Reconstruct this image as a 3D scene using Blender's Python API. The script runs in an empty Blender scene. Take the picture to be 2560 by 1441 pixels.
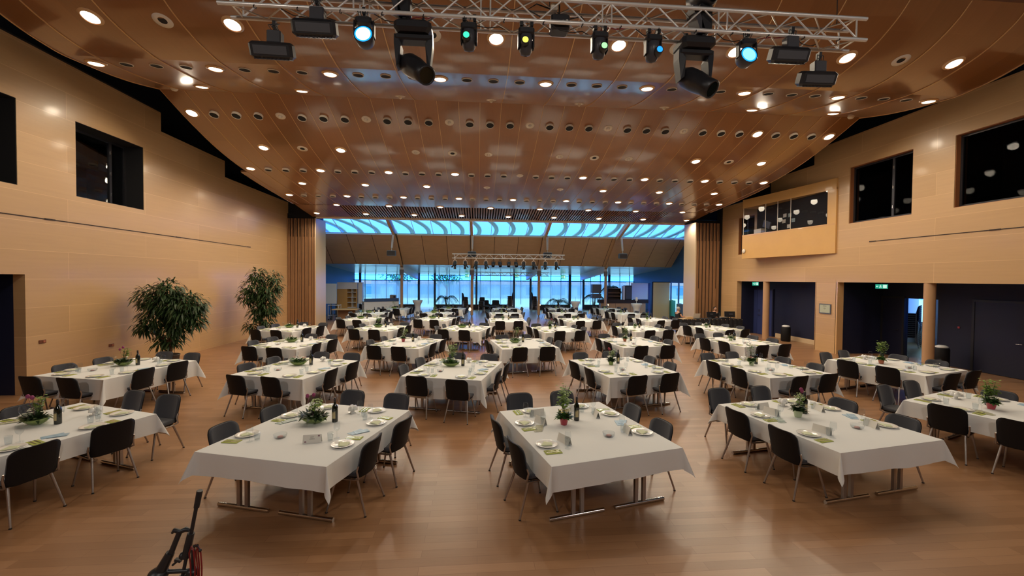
import bpy, math, random
from math import sin, cos, pi, radians, sqrt
from mathutils import Vector, Matrix
random.seed(7)
C = bpy.context.scene.collection
SC = bpy.context.scene

# ---------------------------------------------------------------- camera
CAM_H = 2.75
def cam_axes(yaw, pitch, roll):
    f = Vector((sin(yaw)*cos(pitch), cos(yaw)*cos(pitch), sin(pitch)))
    r0 = Vector((cos(yaw), -sin(yaw), 0)); u0 = r0.cross(f)
    r = r0*cos(roll) - u0*sin(roll); u = u0*cos(roll) + r0*sin(roll)
    return r, u, f
r_, u_, f_ = cam_axes(.0800, -.0218, -.0077)
cd = bpy.data.cameras.new('camera'); cam = bpy.data.objects.new('camera', cd); C.objects.link(cam)
cd.sensor_width = 36; cd.lens = 36*1040/2560; cd.clip_end = 300; cd.clip_start = .05
cam.matrix_world = Matrix(((r_.x, u_.x, -f_.x, 0), (r_.y, u_.y, -f_.y, 0), (r_.z, u_.z, -f_.z, CAM_H), (0, 0, 0, 1)))
SC.camera = cam

# ---------------------------------------------------------------- world (daylight; the photo is balanced for the warm lamps)
w = bpy.data.worlds.new('world'); SC.world = w; w.use_nodes = True
nt = w.node_tree; bg = nt.nodes['Background']
tc = nt.nodes.new('ShaderNodeTexCoord'); sx = nt.nodes.new('ShaderNodeSeparateXYZ'); cr = nt.nodes.new('ShaderNodeValToRGB')
nt.links.new(tc.outputs['Generated'], sx.inputs[0]); nt.links.new(sx.outputs['Z'], cr.inputs[0]); nt.links.new(cr.outputs[0], bg.inputs[0])
cr.color_ramp.elements[0].position = 0.0; cr.color_ramp.elements[0].color = (.022, .165, 1, 1)
cr.color_ramp.elements[1].position = .22; cr.color_ramp.elements[1].color = (.085, .165, .20, 1)
bg.inputs[1].default_value = 13
SC.view_settings.view_transform = 'Standard'; SC.view_settings.look = 'None'
SC.view_settings.gamma = 1; SC.view_settings.use_curve_mapping = False
SC.view_settings.exposure = 0.0
LAMP_W = 108.0
LAMP_COL = (1.0, .84, .63)
cy = SC.cycles
cy.use_denoising = True; cy.use_adaptive_sampling = True; cy.adaptive_threshold = .03
cy.max_bounces = 7; cy.diffuse_bounces = 4; cy.glossy_bounces = 3; cy.transmission_bounces = 4; cy.transparent_max_bounces = 14
cy.sample_clamp_indirect = 4; cy.caustics_reflective = False; cy.caustics_refractive = False
try: cy.use_light_tree = True
except Exception: pass

def fill_light(x, y, z, aim, size, watts, col):
    l = bpy.data.lights.new('fill_lamp', 'AREA'); l.shape = 'DISK'; l.size = size; l.energy = watts; l.color = col
    o = bpy.data.objects.new('fill_lamp', l); C.objects.link(o); o.location = (x, y, z)
    o.rotation_euler = (Vector(aim)-Vector((x, y, z))).to_track_quat('-Z', 'Y').to_euler(); return o
STAGE = [fill_light(x, -3.0, 6.6, (x*1.2, 9, .5), .7, 125, (1, .90, .80)) for x in (-5.5, 1.5, 8.5)]  # added fill lamps, unseen behind the camera, to brighten front faces
# ---------------------------------------------------------------- materials
def mat(name, col, rough=.5, metal=0, spec=.5, emit=None, estr=0, coat=0, noise=0, nscale=8, bump=0, bscale=60, sheen=0):
    m = bpy.data.materials.new(name); m.use_nodes = True; n = m.node_tree; b = n.nodes['Principled BSDF']
    b.inputs['Base Color'].default_value = (*col, 1); b.inputs['Roughness'].default_value = rough
    b.inputs['Metallic'].default_value = metal; b.inputs['Specular IOR Level'].default_value = spec
    b.inputs['Coat Weight'].default_value = coat
    if sheen: b.inputs['Sheen Weight'].default_value = sheen
    if emit: b.inputs['Emission Color'].default_value = (*emit, 1); b.inputs['Emission Strength'].default_value = estr
    if noise or bump:
        t = n.nodes.new('ShaderNodeTexCoord')
    if noise:
        nz = n.nodes.new('ShaderNodeTexNoise'); nz.inputs['Scale'].default_value = nscale; nz.inputs['Detail'].default_value = 3
        mx = n.nodes.new('ShaderNodeMix'); mx.data_type = 'RGBA'; mx.blend_type = 'MIX'
        mx.inputs[6].default_value = (*[c*(1-noise) for c in col], 1); mx.inputs[7].default_value = (*[min(1, c*(1+noise)) for c in col], 1)
        n.links.new(t.outputs['Object'], nz.inputs['Vector']); n.links.new(nz.outputs['Fac'], mx.inputs[0]); n.links.new(mx.outputs[2], b.inputs['Base Color'])
    if bump:
        nz = n.nodes.new('ShaderNodeTexNoise'); nz.inputs['Scale'].default_value = bscale
        bp = n.nodes.new('ShaderNodeBump'); bp.inputs['Strength'].default_value = bump; bp.inputs['Distance'].default_value = .01
        n.links.new(t.outputs['Object'], nz.inputs['Vector']); n.links.new(nz.outputs['Fac'], bp.inputs['Height']); n.links.new(bp.outputs[0], b.inputs['Normal'])
    return m

def plank(name, c1, c2, bw, rh, axes='YZ', gap=.006, gapcol=None, rough=.35, coat=0, grain=.12, gscale=(1, 30), off=(0, 0), offset=.5, crough=.12, rvar=0):
    """boards or veneer panels laid as a running bond over two world axes"""
    m = bpy.data.materials.new(name); m.use_nodes = True; n = m.node_tree; L = n.links; b = n.nodes['Principled BSDF']
    t = n.nodes.new('ShaderNodeTexCoord'); s = n.nodes.new('ShaderNodeSeparateXYZ'); cb = n.nodes.new('ShaderNodeCombineXYZ')
    L.new(t.outputs['Object'], s.inputs[0]); L.new(s.outputs[axes[0]], cb.inputs[0]); L.new(s.outputs[axes[1]], cb.inputs[1])
    mp = n.nodes.new('ShaderNodeMapping'); mp.inputs['Location'].default_value = (*off, 0); L.new(cb.outputs[0], mp.inputs[0])
    br = n.nodes.new('ShaderNodeTexBrick'); L.new(mp.outputs[0], br.inputs[0])
    br.inputs['Scale'].default_value = 1; br.inputs['Brick Width'].default_value = bw; br.inputs['Row Height'].default_value = rh
    br.inputs['Mortar Size'].default_value = gap; br.inputs['Mortar Smooth'].default_value = .2; br.offset = offset
    br.inputs['Color1'].default_value = (*c1, 1); br.inputs['Color2'].default_value = (*c2, 1)
    g = gapcol or tuple(x*.55 for x in c1); br.inputs['Mortar'].default_value = (*g, 1)
    mp2 = n.nodes.new('ShaderNodeMapping'); mp2.inputs['Scale'].default_value = (*gscale, 1); L.new(cb.outputs[0], mp2.inputs[0])
    nz = n.nodes.new('ShaderNodeTexNoise'); nz.inputs['Scale'].default_value = 1.6; nz.inputs['Detail'].default_value = 4; L.new(mp2.outputs[0], nz.inputs['Vector'])
    r = n.nodes.new('ShaderNodeMapRange'); r.inputs['To Min'].default_value = 1-grain; r.inputs['To Max'].default_value = 1+grain; L.new(nz.outputs['Fac'], r.inputs[0])
    mx = n.nodes.new('ShaderNodeMix'); mx.data_type = 'RGBA'; mx.blend_type = 'MULTIPLY'; mx.inputs[0].default_value = 1
    L.new(br.outputs[0], mx.inputs[6]); L.new(r.outputs[0], mx.inputs[7]); L.new(mx.outputs[2], b.inputs['Base Color'])
    b.inputs['Roughness'].default_value = rough; b.inputs['Coat Weight'].default_value = coat; b.inputs['Coat Roughness'].default_value = crough
    if rvar:
        r2 = n.nodes.new('ShaderNodeMapRange'); r2.inputs['To Min'].default_value = rough-rvar; r2.inputs['To Max'].default_value = rough+rvar
        L.new(nz.outputs['Fac'], r2.inputs[0]); L.new(r2.outputs[0], b.inputs['Roughness'])
    return m

def glassmat(name, tint=(1, 1, 1), refl=.35, rough=.02, opac=0, ocol=(.6, .6, .6)):
    m = bpy.data.materials.new(name); m.use_nodes = True; n = m.node_tree; L = n.links; n.nodes.clear()
    o = n.nodes.new('ShaderNodeOutputMaterial'); tr = n.nodes.new('ShaderNodeBsdfTransparent'); gl = n.nodes.new('ShaderNodeBsdfGlossy')
    tr.inputs[0].default_value = (*tint, 1); gl.inputs['Roughness'].default_value = rough
    lw = n.nodes.new('ShaderNodeLayerWeight'); lw.inputs[0].default_value = .5; pw = n.nodes.new('ShaderNodeMath'); pw.operation = 'POWER'; pw.inputs[1].default_value = 3
    ml = n.nodes.new('ShaderNodeMath'); ml.operation = 'MULTIPLY_ADD'; ml.inputs[1].default_value = refl*1.6; ml.inputs[2].default_value = refl*.18
    L.new(lw.outputs['Facing'], pw.inputs[0]); L.new(pw.outputs[0], ml.inputs[0])
    mx = n.nodes.new('ShaderNodeMixShader'); L.new(ml.outputs[0], mx.inputs[0]); L.new(tr.outputs[0], mx.inputs[1]); L.new(gl.outputs[0], mx.inputs[2])
    last = mx
    if opac:
        d = n.nodes.new('ShaderNodeBsdfDiffuse'); d.inputs[0].default_value = (*ocol, 1)
        m2 = n.nodes.new('ShaderNodeMixShader'); m2.inputs[0].default_value = opac; L.new(mx.outputs[0], m2.inputs[1]); L.new(d.outputs[0], m2.inputs[2]); last = m2
    L.new(last.outputs[0], o.inputs[0]); return m

def emis(name, col, s):
    m = bpy.data.materials.new(name); m.use_nodes = True; n = m.node_tree; n.nodes.clear()
    o = n.nodes.new('ShaderNodeOutputMaterial'); e = n.nodes.new('ShaderNodeEmission'); e.inputs[0].default_value = (*col, 1); e.inputs[1].default_value = s
    n.links.new(e.outputs[0], o.inputs[0]); return m

def sheer(name, col, transp=.25):
    m = bpy.data.materials.new(name); m.use_nodes = True; n = m.node_tree; L = n.links; n.nodes.clear()
    o = n.nodes.new('ShaderNodeOutputMaterial'); tl = n.nodes.new('ShaderNodeBsdfTranslucent'); d = n.nodes.new('ShaderNodeBsdfDiffuse'); tr = n.nodes.new('ShaderNodeBsdfTransparent')
    tl.inputs[0].default_value = (*col, 1); d.inputs[0].default_value = (*col, 1)
    a = n.nodes.new('ShaderNodeMixShader'); a.inputs[0].default_value = .15; L.new(tl.outputs[0], a.inputs[1]); L.new(d.outputs[0], a.inputs[2])
    b = n.nodes.new('ShaderNodeMixShader'); b.inputs[0].default_value = transp; L.new(a.outputs[0], b.inputs[1]); L.new(tr.outputs[0], b.inputs[2])
    L.new(b.outputs[0], o.inputs[0]); return m

M = {}
M['floor'] = plank('parquet', (.38, .20, .098), (.29, .145, .066), 1.1, .12, 'XY', .0022, (.24, .11, .05), rough=.36, coat=.2, crough=.24, grain=.12, gscale=(1.2, 22), rvar=.05)
M['wall'] = plank('maple_panel', (.58, .37, .185), (.51, .32, .15), 4.9, .6655, 'YZ', .006, (.68, .44, .22), rough=.38, coat=.12, grain=.07, gscale=(.5, 9), off=(.9, 0))  # paler joint lines: light caught on panel joints, put into the colour
M['wallX'] = plank('maple_panel_across', (.60, .365, .165), (.53, .315, .135), 4.9, .6655, 'XZ', .006, (.68, .44, .22), rough=.38, coat=.12, grain=.07, gscale=(.5, 9))  # same joint glint painted into the paler gap colour
M['booth'] = mat('booth_veneer', (.62, .36, .12), .38, coat=.1, noise=.06, nscale=2)
M['ceil'] = plank('ceiling_veneer', (.27, .11, .036), (.225, .09, .028), 2.6, .625, 'YX', .001, (.3, .15, .06), rough=.32, coat=1, grain=.1, gscale=(.8, 14), off=(0, -.0075+.3125-1.57))
M['paletrim'] = mat('seam_glint_and_trim', (.66, .40, .18), .25, coat=.6)  # pale tone stands in for light caught on ceiling seam edges
M['slope'] = plank('sloping_veneer', (.66, .43, .24), (.60, .38, .20), 60, 1.6, 'YX', .02, (.1, .05, .02), rough=.45, grain=.12, gscale=(4, 1), off=(0, .55))
M['slat'] = mat('walnut_slat', (.30, .16, .08), .4, noise=.15, nscale=3)
M['slatdark'] = mat('slat_gap', (.03, .015, .01), .7)
M['reveal'] = mat('pale_reveal', (.62, .47, .30), .4, noise=.05, nscale=1)
M['black'] = mat('void_black', (.008, .008, .010), .8)
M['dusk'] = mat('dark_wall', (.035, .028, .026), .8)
M['navy'] = mat('navy_paint_and_dim_blue', (.006, .009, .035), .6)
M['navydoor'] = mat('blue_door_paint', (.03, .045, .16), .45)
M['blue'] = mat('foyer_blue_paint', (.035, .12, .24), .6, noise=.1, nscale=1)
M['foyerceil'] = mat('foyer_ceiling', (.62, .64, .66), .25, coat=.2)
M['white'] = mat('white_paint', (.75, .75, .74), .45)
M['column'] = mat('column_beech', (.50, .30, .16), .4, noise=.1, nscale=2)
M['greycol'] = mat('column_grey', (.22, .2, .2), .4)
M['cloth'] = mat('white_tablecloth', (.74, .755, .755), .85, bump=.15, bscale=9, noise=.02, nscale=3)
M['fabric'] = mat('charcoal_fabric', (.040, .043, .056), .9, bump=.3, bscale=300, sheen=.25)
M['shell'] = mat('black_plastic', (.008, .0075, .009), .6, spec=.25)
M['chrome'] = mat('chrome', (.55, .52, .5), .18, metal=1)
M['legmetal'] = mat('brushed_leg_metal', (.40, .36, .34), .3, metal=.85)
M['rubber'] = mat('rubber', (.01, .01, .01), .7)
M['birch'] = mat('table_laminate', (.55, .38, .2), .5)
M['porcelain'] = mat('porcelain', (.82, .82, .80), .15, coat=.5)
M['lime'] = mat('lime_napkin', (.36, .40, .09), .8)
M['palegreen'] = mat('pale_green_paper', (.58, .62, .42), .7)
M['steel'] = mat('cutlery_steel', (.7, .7, .68), .2, metal=1)
M['glass'] = glassmat('drinking_glass', (.93, .95, .96), .2)
M['pane'] = glassmat('window_glass', (.75, .78, .82), .30)
M['panedim'] = glassmat('dim_window_glass', (.5, .52, .55), .015)
M['daypane'] = glassmat('daylight_glass', (.97, .99, 1), .05)
M['skypane'] = glassmat('tinted_skylight_glass', (.60, .68, .70), .05)
M['bottle'] = mat('dark_bottle_glass', (.006, .010, .006), .08, coat=.6)
M['label'] = mat('bottle_label', (.50, .42, .22), .6)
M['capsule'] = mat('bottle_capsule', (.02, .012, .012), .35)
M['potgreen'] = mat('green_ceramic', (.22, .31, .09), .35, coat=.3)
M['potpale'] = mat('pale_green_ceramic', (.46, .55, .36), .35)
M['potred'] = mat('red_ceramic', (.42, .05, .07), .35, coat=.3)
M['terracotta'] = mat('terracotta', (.42, .14, .07), .6)
M['soil'] = mat('potting_soil', (.03, .018, .01), .9)
M['leaf'] = mat('leaf_green', (.055, .13, .03), .5, noise=.4, nscale=9)
M['leafd'] = mat('leaf_dark', (.028, .06, .018), .45, noise=.4, nscale=5)
M['leafl'] = mat('leaf_light', (.17, .28, .05), .5, noise=.3, nscale=12)
M['petalw'] = mat('petal_white', (.8, .8, .68), .6)
M['petaly'] = mat('petal_yellow', (.75, .62, .22), .6)
M['petalp'] = mat('petal_purple', (.27, .035, .13), .6)
M['petalr'] = mat('petal_dark_red', (.22, .01, .03), .6)
M['petalk'] = mat('petal_pink', (.65, .36, .33), .6)
M['bark'] = mat('bark', (.11, .06, .03), .8, noise=.3, nscale=20)
M['planter'] = mat('dark_planter', (.05, .035, .03), .5)
M['card'] = mat('card_paper', (.78, .76, .70), .7)
M['ink'] = mat('printed_ink', (.12, .11, .1), .7)
M['inkpurple'] = mat('printed_motif', (.3, .16, .2), .7)
M['photo'] = mat('brochure_print', (.30, .38, .36), .4, noise=.8, nscale=18)
M['photob'] = mat('brochure_blue', (.32, .48, .62), .4, noise=.5, nscale=14)
M['leaflet'] = mat('brochure_sage', (.42, .42, .30), .4, noise=.7, nscale=15)
M['alu'] = mat('truss_aluminium', (.85, .83, .80), .3, metal=.35)
M['fixture'] = mat('fixture_black', (.018, .018, .022), .4)
M['fixture2'] = mat('fixture_grey', (.06, .06, .07), .35)
M['cable'] = mat('cable_black', (.01, .008, .008), .6)
M['cablered'] = mat('cable_red', (.22, .015, .015), .5)
M['lampglow'] = emis('lamp_glow', (1, .90, .72), 9)
M['ventwhite'] = mat('vent_collar', (.72, .66, .56), .4)
M['spkgrey'] = mat('speaker_grey', (.10, .11, .13), .5)
M['skin'] = mat('skin', (.52, .29, .2), .55)
M['hairgrey'] = mat('hair_grey', (.35, .33, .32), .7)
M['hairdark'] = mat('hair_dark', (.02, .014, .01), .6)
M['clothblack'] = mat('clothing_black', (.012, .012, .016), .85)
M['jeans'] = mat('trousers', (.03, .035, .05), .85)
M['curtain'] = sheer('sheer_curtain', (.66, .76, .86), .5)

# ---------------------------------------------------------------- mesh builder
class MB:
    def __init__(s): s.v = []; s.f = []; s.sm = []
    def add(s, vs, fs, smooth=False):
        o = len(s.v); s.v += [tuple(p) for p in vs]
        for f in fs: s.f.append([i+o for i in f]); s.sm.append(smooth)
        return s
    def box(s, x0, x1, y0, y1, z0, z1):
        return s.add([(x0,y0,z0),(x1,y0,z0),(x1,y1,z0),(x0,y1,z0),(x0,y0,z1),(x1,y0,z1),(x1,y1,z1),(x0,y1,z1)],
                     [(0,3,2,1),(4,5,6,7),(0,1,5,4),(1,2,6,5),(2,3,7,6),(3,0,4,7)])
    def obox(s, c, sz, M3=None):
        """box centred at c, size sz, turned by a 3x3 matrix"""
        c = Vector(c); vs = []
        for z in (-.5, .5):
            for x, y in ((-.5,-.5),(.5,-.5),(.5,.5),(-.5,.5)):
                p = Vector((x*sz[0], y*sz[1], z*sz[2])); vs.append(c + (M3 @ p if M3 else p))
        return s.add(vs, [(0,3,2,1),(4,5,6,7),(0,1,5,4),(1,2,6,5),(2,3,7,6),(3,0,4,7)])
    def tube(s, a, b, r0, r1=None, n=8, sq=1, cap=True):
        a = Vector(a); b = Vector(b); r1 = r0 if r1 is None else r1
        d = (b-a).normalized(); t = Vector((0,0,1)) if abs(d.z) < .9 else Vector((1,0,0))
        u = d.cross(t).normalized(); v = d.cross(u); vs = []
        for p, r in ((a, r0), (b, r1)):
            for i in range(n):
                th = 2*pi*i/n; vs.append(p + u*(cos(th)*r) + v*(sin(th)*r*sq))
        s.add(vs, [(i, (i+1) % n, n+(i+1) % n, n+i) for i in range(n)], True)
        if cap: s.add(vs, [tuple(range(n))[::-1], tuple(range(n, 2*n))])
        return s
    def path(s, pts, r, n=6):
        pts = [Vector(p) for p in pts]; rs = r if isinstance(r, (list, tuple)) else [r]*len(pts)
        vs = []; fs = []; u = None
        for k, p in enumerate(pts):
            d = (pts[min(k+1, len(pts)-1)] - pts[max(k-1, 0)]).normalized()
            if u is None:
                t = Vector((0,0,1)) if abs(d.z) < .9 else Vector((1,0,0)); u = d.cross(t).normalized()
            else: u = (u - d*u.dot(d)).normalized()
            v = d.cross(u)
            for i in range(n):
                th = 2*pi*i/n; vs.append(p + u*(cos(th)*rs[k]) + v*(sin(th)*rs[k]))
            if k:
                for i in range(n): fs.append(((k-1)*n+i, (k-1)*n+(i+1) % n, k*n+(i+1) % n, k*n+i))
        s.add(vs, fs, True); s.add(vs[:n], [tuple(range(n))[::-1]]); s.add(vs[-n:], [tuple(range(n))]); return s
    def lathe(s, prof, n=16, c=(0,0,0), sx=1, sy=1, M3=None):
        c = Vector(c); vs = []; fs = []
        for r, z in prof:
            for i in range(n):
                p = Vector((cos(2*pi*i/n)*r*sx, sin(2*pi*i/n)*r*sy, z)); vs.append(c + (M3 @ p if M3 else p))
        for k in range(len(prof)-1):
            for i in range(n): fs.append((k*n+i, k*n+(i+1) % n, (k+1)*n+(i+1) % n, (k+1)*n+i))
        return s.add(vs, fs, True)
    def disc(s, c, r, n=16, M3=None, up=False):
        c = Vector(c); vs = []
        for i in range(n):
            p = Vector((cos(2*pi*i/n)*r, sin(2*pi*i/n)*r, 0)); vs.append(c + (M3 @ p if M3 else p))
        return s.add(vs, [tuple(range(n)) if up else tuple(range(n))[::-1]])
    def ball(s, c, r, n=8, m=5, sc=(1,1,1)):
        prof = [(max(1e-4, sin(pi*k/m))*1.0, -cos(pi*k/m)) for k in range(m+1)]
        vs = []; fs = []
        for a, z in prof:
            for i in range(n): vs.append((c[0]+cos(2*pi*i/n)*a*r*sc[0], c[1]+sin(2*pi*i/n)*a*r*sc[1], c[2]+z*r*sc[2]))
        for k in range(m):
            for i in range(n): fs.append((k*n+i, k*n+(i+1) % n, (k+1)*n+(i+1) % n, (k+1)*n+i))
        return s.add(vs, fs, True)
    def grid(s, fn, nu, nv, smooth=True, flip=False):
        vs = [fn(i/nu, j/nv) for j in range(nv+1) for i in range(nu+1)]; fs = []
        for j in range(nv):
            for i in range(nu):
                a = j*(nu+1)+i; q = (a, a+1, a+nu+2, a+nu+1); fs.append(q[::-1] if flip else q)
        return s.add(vs, fs, smooth)
    def prism(s, poly, z0, z1):
        n = len(poly)
        return s.add([(x, y, z0) for x, y in poly]+[(x, y, z1) for x, y in poly],
                     [tuple(range(n))[::-1], tuple(range(n, 2*n))]+[(i, (i+1) % n, n+(i+1) % n, n+i) for i in range(n)])
    def extr(s, poly, axis, a, b):
        """polygon in the two other axes extruded along axis 0/1 from a to b"""
        n = len(poly); mk = (lambda p, t: (t, p[0], p[1])) if axis == 0 else (lambda p, t: (p[0], t, p[1]))
        return s.add([mk(p, a) for p in poly]+[mk(p, b) for p in poly],
                     [tuple(range(n))[::-1], tuple(range(n, 2*n))]+[(i, (i+1) % n, n+(i+1) % n, n+i) for i in range(n)])
    def leaf(s, p, d, L, W, droop=.3, up=Vector((0,0,1))):
        p = Vector(p); d = Vector(d).normalized(); sd = d.cross(up)
        if sd.length < .05: sd = d.cross(Vector((1,0,0)))
        sd.normalize(); dn = Vector((0,0,-1))
        m = p + d*L*.5 + dn*L*droop*.18; e = p + d*L*.92 + dn*L*droop*.75; q = p+d*L*.2+dn*L*droop*.03
        s.add([p, q-sd*W*.38, q+sd*W*.38, m-sd*W*.5, m+sd*W*.5, e], [(0,1,2)[::-1],(1,3,4,2)[::-1],(3,5,4)[::-1]], True); return s
    def rbox(s, c, sz, r=.01, M3=None):
        """box with bevelled edges"""
        c = Vector(c); hx, hy, hz = sz[0]/2, sz[1]/2, sz[2]/2; vs = []
        def ring(ix, z):
            x, y = hx-ix, hy-ix; k = max(.0, r)
            return [(x-k,-y,z),(x,-y+k,z),(x,y-k,z),(x-k,y,z),(-x+k,y,z),(-x,y-k,z),(-x,-y+k,z),(-x+k,-y,z)]
        for ix, z in ((r, -hz), (0, -hz+r), (0, hz-r), (r, hz)): vs += ring(ix, z)
        vs = [c + (M3 @ Vector(p) if M3 else Vector(p)) for p in vs]
        fs = [tuple(range(8))[::-1], tuple(range(24, 32))]
        for k in range(3):
            for i in range(8): fs.append((k*8+i, k*8+(i+1) % 8, k*8+8+(i+1) % 8, k*8+8+i))
        return s.add(vs, fs)
    def mesh(s, name, m):
        me = bpy.data.meshes.new(name); me.from_pydata(s.v, [], s.f); me.polygons.foreach_set('use_smooth', s.sm)
        me.materials.append(m if not isinstance(m, str) else M[m]); me.update(); return me
    def obj(s, name, m, parent=None, loc=None, rz=0):
        o = bpy.data.objects.new(name, s.mesh(name, m)); C.objects.link(o)
        if parent: o.parent = parent; KIDS.setdefault(parent.name, []).append(o)
        if loc: o.location = loc
        if rz: o.rotation_euler.z = rz
        return o
KIDS = {}

def tag(o, label, cat, group=None, kind=None):
    o['label'] = label; o['category'] = cat
    if group: o['group'] = group
    if kind: o['kind'] = kind
    return o
def thing(name, label, cat, loc=(0,0,0), rz=0, group=None):
    o = bpy.data.objects.new(name, None); C.objects.link(o); o.empty_display_size = .1
    o.location = loc; o.rotation_euler.z = rz; return tag(o, label, cat, group)
def struct(name, b, m, parent=None):
    o = b.obj(name, m, parent)
    if not parent: o['kind'] = 'structure'
    return o
def dup(root, loc, rz, label, group=None):
    def cp(o, par):
        c = o.copy(); C.objects.link(c)
        if par: c.parent = par
        for ch in KIDS.get(o.name, ()): cp(ch, c)
        return c
    r = cp(root, None); r.location = loc; r.rotation_euler.z = rz; r['label'] = label
    if group: r['group'] = group
    return r

def sthing(name):
    o = bpy.data.objects.new(name, None); C.objects.link(o); o['kind'] = 'structure'; return o

# ================================================================ THE SETTING
XL, XR, ZN = -10.3, 13.5, 2.72
YW = 23.4            # plane of the wide opening to the foyer
b = MB(); b.box(-12, 22, -4, 40, -.12, 0); struct('floor', b, 'floor')

# ---- side walls: boards with window openings, stepped top edge
def wall(name, x0, x1, holes, y0, y1, mt, ztop, steps):
    """x0/x1 thickness; holes (ya,yb,za,zb); steps: list of (y_end, z_top)"""
    b = MB(); ys = sorted({y0, y1, *[h[0] for h in holes], *[h[1] for h in holes], *[s[0] for s in steps if s[0] < y1]})
    for a, c in zip(ys, ys[1:]):
        mid = (a+c)/2; zt = next(z for ye, z in steps if mid < ye)
        hs = sorted([h for h in holes if h[0] <= mid <= h[1]], key=lambda h: h[2]); z = 0
        for h in hs:
            if h[2] > z: b.box(x0, x1, a, c, z, h[2])
            z = h[3]
        if z < zt: b.box(x0, x1, a, c, z, zt)
    return struct(name, b, mt)
ST = [(14.47, 8.05), (17.87, 7.45), (30, 6.80)]
wall('wall_left', XL-.25, XL, [(11.58,13.74,4.785,6.70), (8.0,10.21,4.77,6.70), (8.2,10.33,0,2.77)], -4, 23.6, 'wall', 8, ST)
STR = [(15.9, 8.05), (18.4, 7.45), (30, 6.80)]
wall('wall_right', XR, XR+.25, [(12.04,14.26,4.87,6.91), (8.55,10.88,4.88,6.93), (19.5,20.75,4.1,6.0), (15.68,20.79,0,ZN), (5.5,14.72,0,ZN)], -4, 22.6, 'wall', 8, STR)
# dark joint halfway up the walls, slightly proud rail with clips
b = MB(); b.box(XL, XL+.012, 2, 19.7, 4.085, 4.105)
for y in (10.9, 15.2, 19.6): b.box(XL, XL+.02, y-.12, y+.12, 4.08, 4.112)
struct('trim_1', b, M['slatdark'])
b = MB(); b.box(XR-.012, XR, 2, 13.4, 4.13, 4.15)
for y in (13.3, 9.9): b.box(XR-.02, XR, y-.12, y+.12, 4.125, 4.157)
struct('trim_2', b, M['slatdark'])
b = MB()
b.box(XL, XL+.02, 10.33, 23.4, 0, .13)
struct('baseboard_left', b, 'wall')
M['reveal_brown'] = mat('window_reveal_stain', (.30, .11, .04), .45)
# window recesses: reveals are the wall's own thickness; dark rooms behind a pane
def dark_window(n, side, ya, yb, za, zb, depth=1.6, room='black'):
    X = XL-.25 if side < 0 else XR+.25; s = side; X2 = X+s*depth; t = .05
    b = MB(); x0, x1 = sorted((X, X2))
    b.box(x0, x1, ya-.3, ya-.25, za-.3, zb+.3); b.box(x0, x1, yb+.25, yb+.3, za-.3, zb+.3); b.box(x0, x1, ya-.3, yb+.3, za-.35, za-.3)
    b.box(x0, x1, ya-.3, yb+.3, zb+.3, zb+.35); b.box(min(X2, X2+s*t), max(X2, X2+s*t), ya-.3, yb+.3, za-.35, zb+.35)
    struct('wall_niche_%d' % n, b, room)
    b = MB(); xa, xb = sorted((XL-.01, X-.55)) if s < 0 else sorted((XR+.03, X+.12)); e = .012
    b.box(xa, xb, ya, ya+e, za, zb); b.box(xa, xb, yb-e, yb, za, zb); b.box(xa, xb, ya, yb, zb-e, zb); b.box(xa, xb, ya, yb, za, za+e)
    if s < 0: b.box(X-.56, X-.55, ya-.3, ya, za-.3, zb+.3); b.box(X-.56, X-.55, yb, yb+.25, za-.3, zb+.3)
    struct('trim_%d' % (20+n), b, 'black' if s < 0 else 'reveal_brown')
    r = sthing('window_%d' % n)
    f = MB(); xf = X+s*(.24 if s < 0 else -.09); xa, xb = sorted((xf, xf+s*.07)); w_ = .07
    f.box(xa, xb, ya, ya+w_, za, zb); f.box(xa, xb, yb-w_, yb, za, zb); f.box(xa, xb, ya+w_, yb-w_, za, za+w_); f.box(xa, xb, ya+w_, yb-w_, zb-w_, zb)
    ym = yb-.55 if s < 0 else ya+.75
    f.box(xa, xb, ym-.04, ym+.04, za+w_, zb-w_)
    f.obj('window_frame', 'fixture', r)
    p = MB(); p.box((xa+xb)/2-.005, (xa+xb)/2+.005, ya+w_, yb-w_, za+w_, zb-w_); p.obj('window_pane', 'pane' if s < 0 else 'panedim', r)
    h = MB()
    for k in range(3):
        z = za + (zb-za)*(.18+.32*k); h.box(xa-.015 if s > 0 else xb, xb+.015 if s < 0 else xa, ym-.012, ym+.012, z-.05, z+.05)
    h.obj('hinge', 'steel', r)
    return r
dark_window(1, -1, 11.58, 13.74, 4.785, 6.70)
dark_window(2, -1, 8.0, 10.21, 4.77, 6.70)
dark_window(3, 1, 12.04, 14.26, 4.87, 6.91)
dark_window(4, 1, 8.55, 10.88, 4.88, 6.93)
dark_window(5, 1, 19.5, 20.75, 4.1, 6.0)
# left doorway niche
b = MB(); b.box(XL-1.4, XL-1.35, 7.8, 10.7, 0, 2.95); b.box(XL-1.35, XL-.25, 10.33, 10.38, 0, 2.9); b.box(XL-1.35, XL-.25, 8.15, 8.2, 0, 2.9); b.box(XL-1.35, XL-.25, 8.2, 10.33, 2.80, 2.85)
struct('wall_niche_6', b, 'navy')  # dim blue light of the doorway put into the wall colour
b = MB(); b.box(XL-1.34, XL-1.29, 8.25, 9.9, 0, 2.1); struct('door_1', b, 'navydoor')

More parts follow.
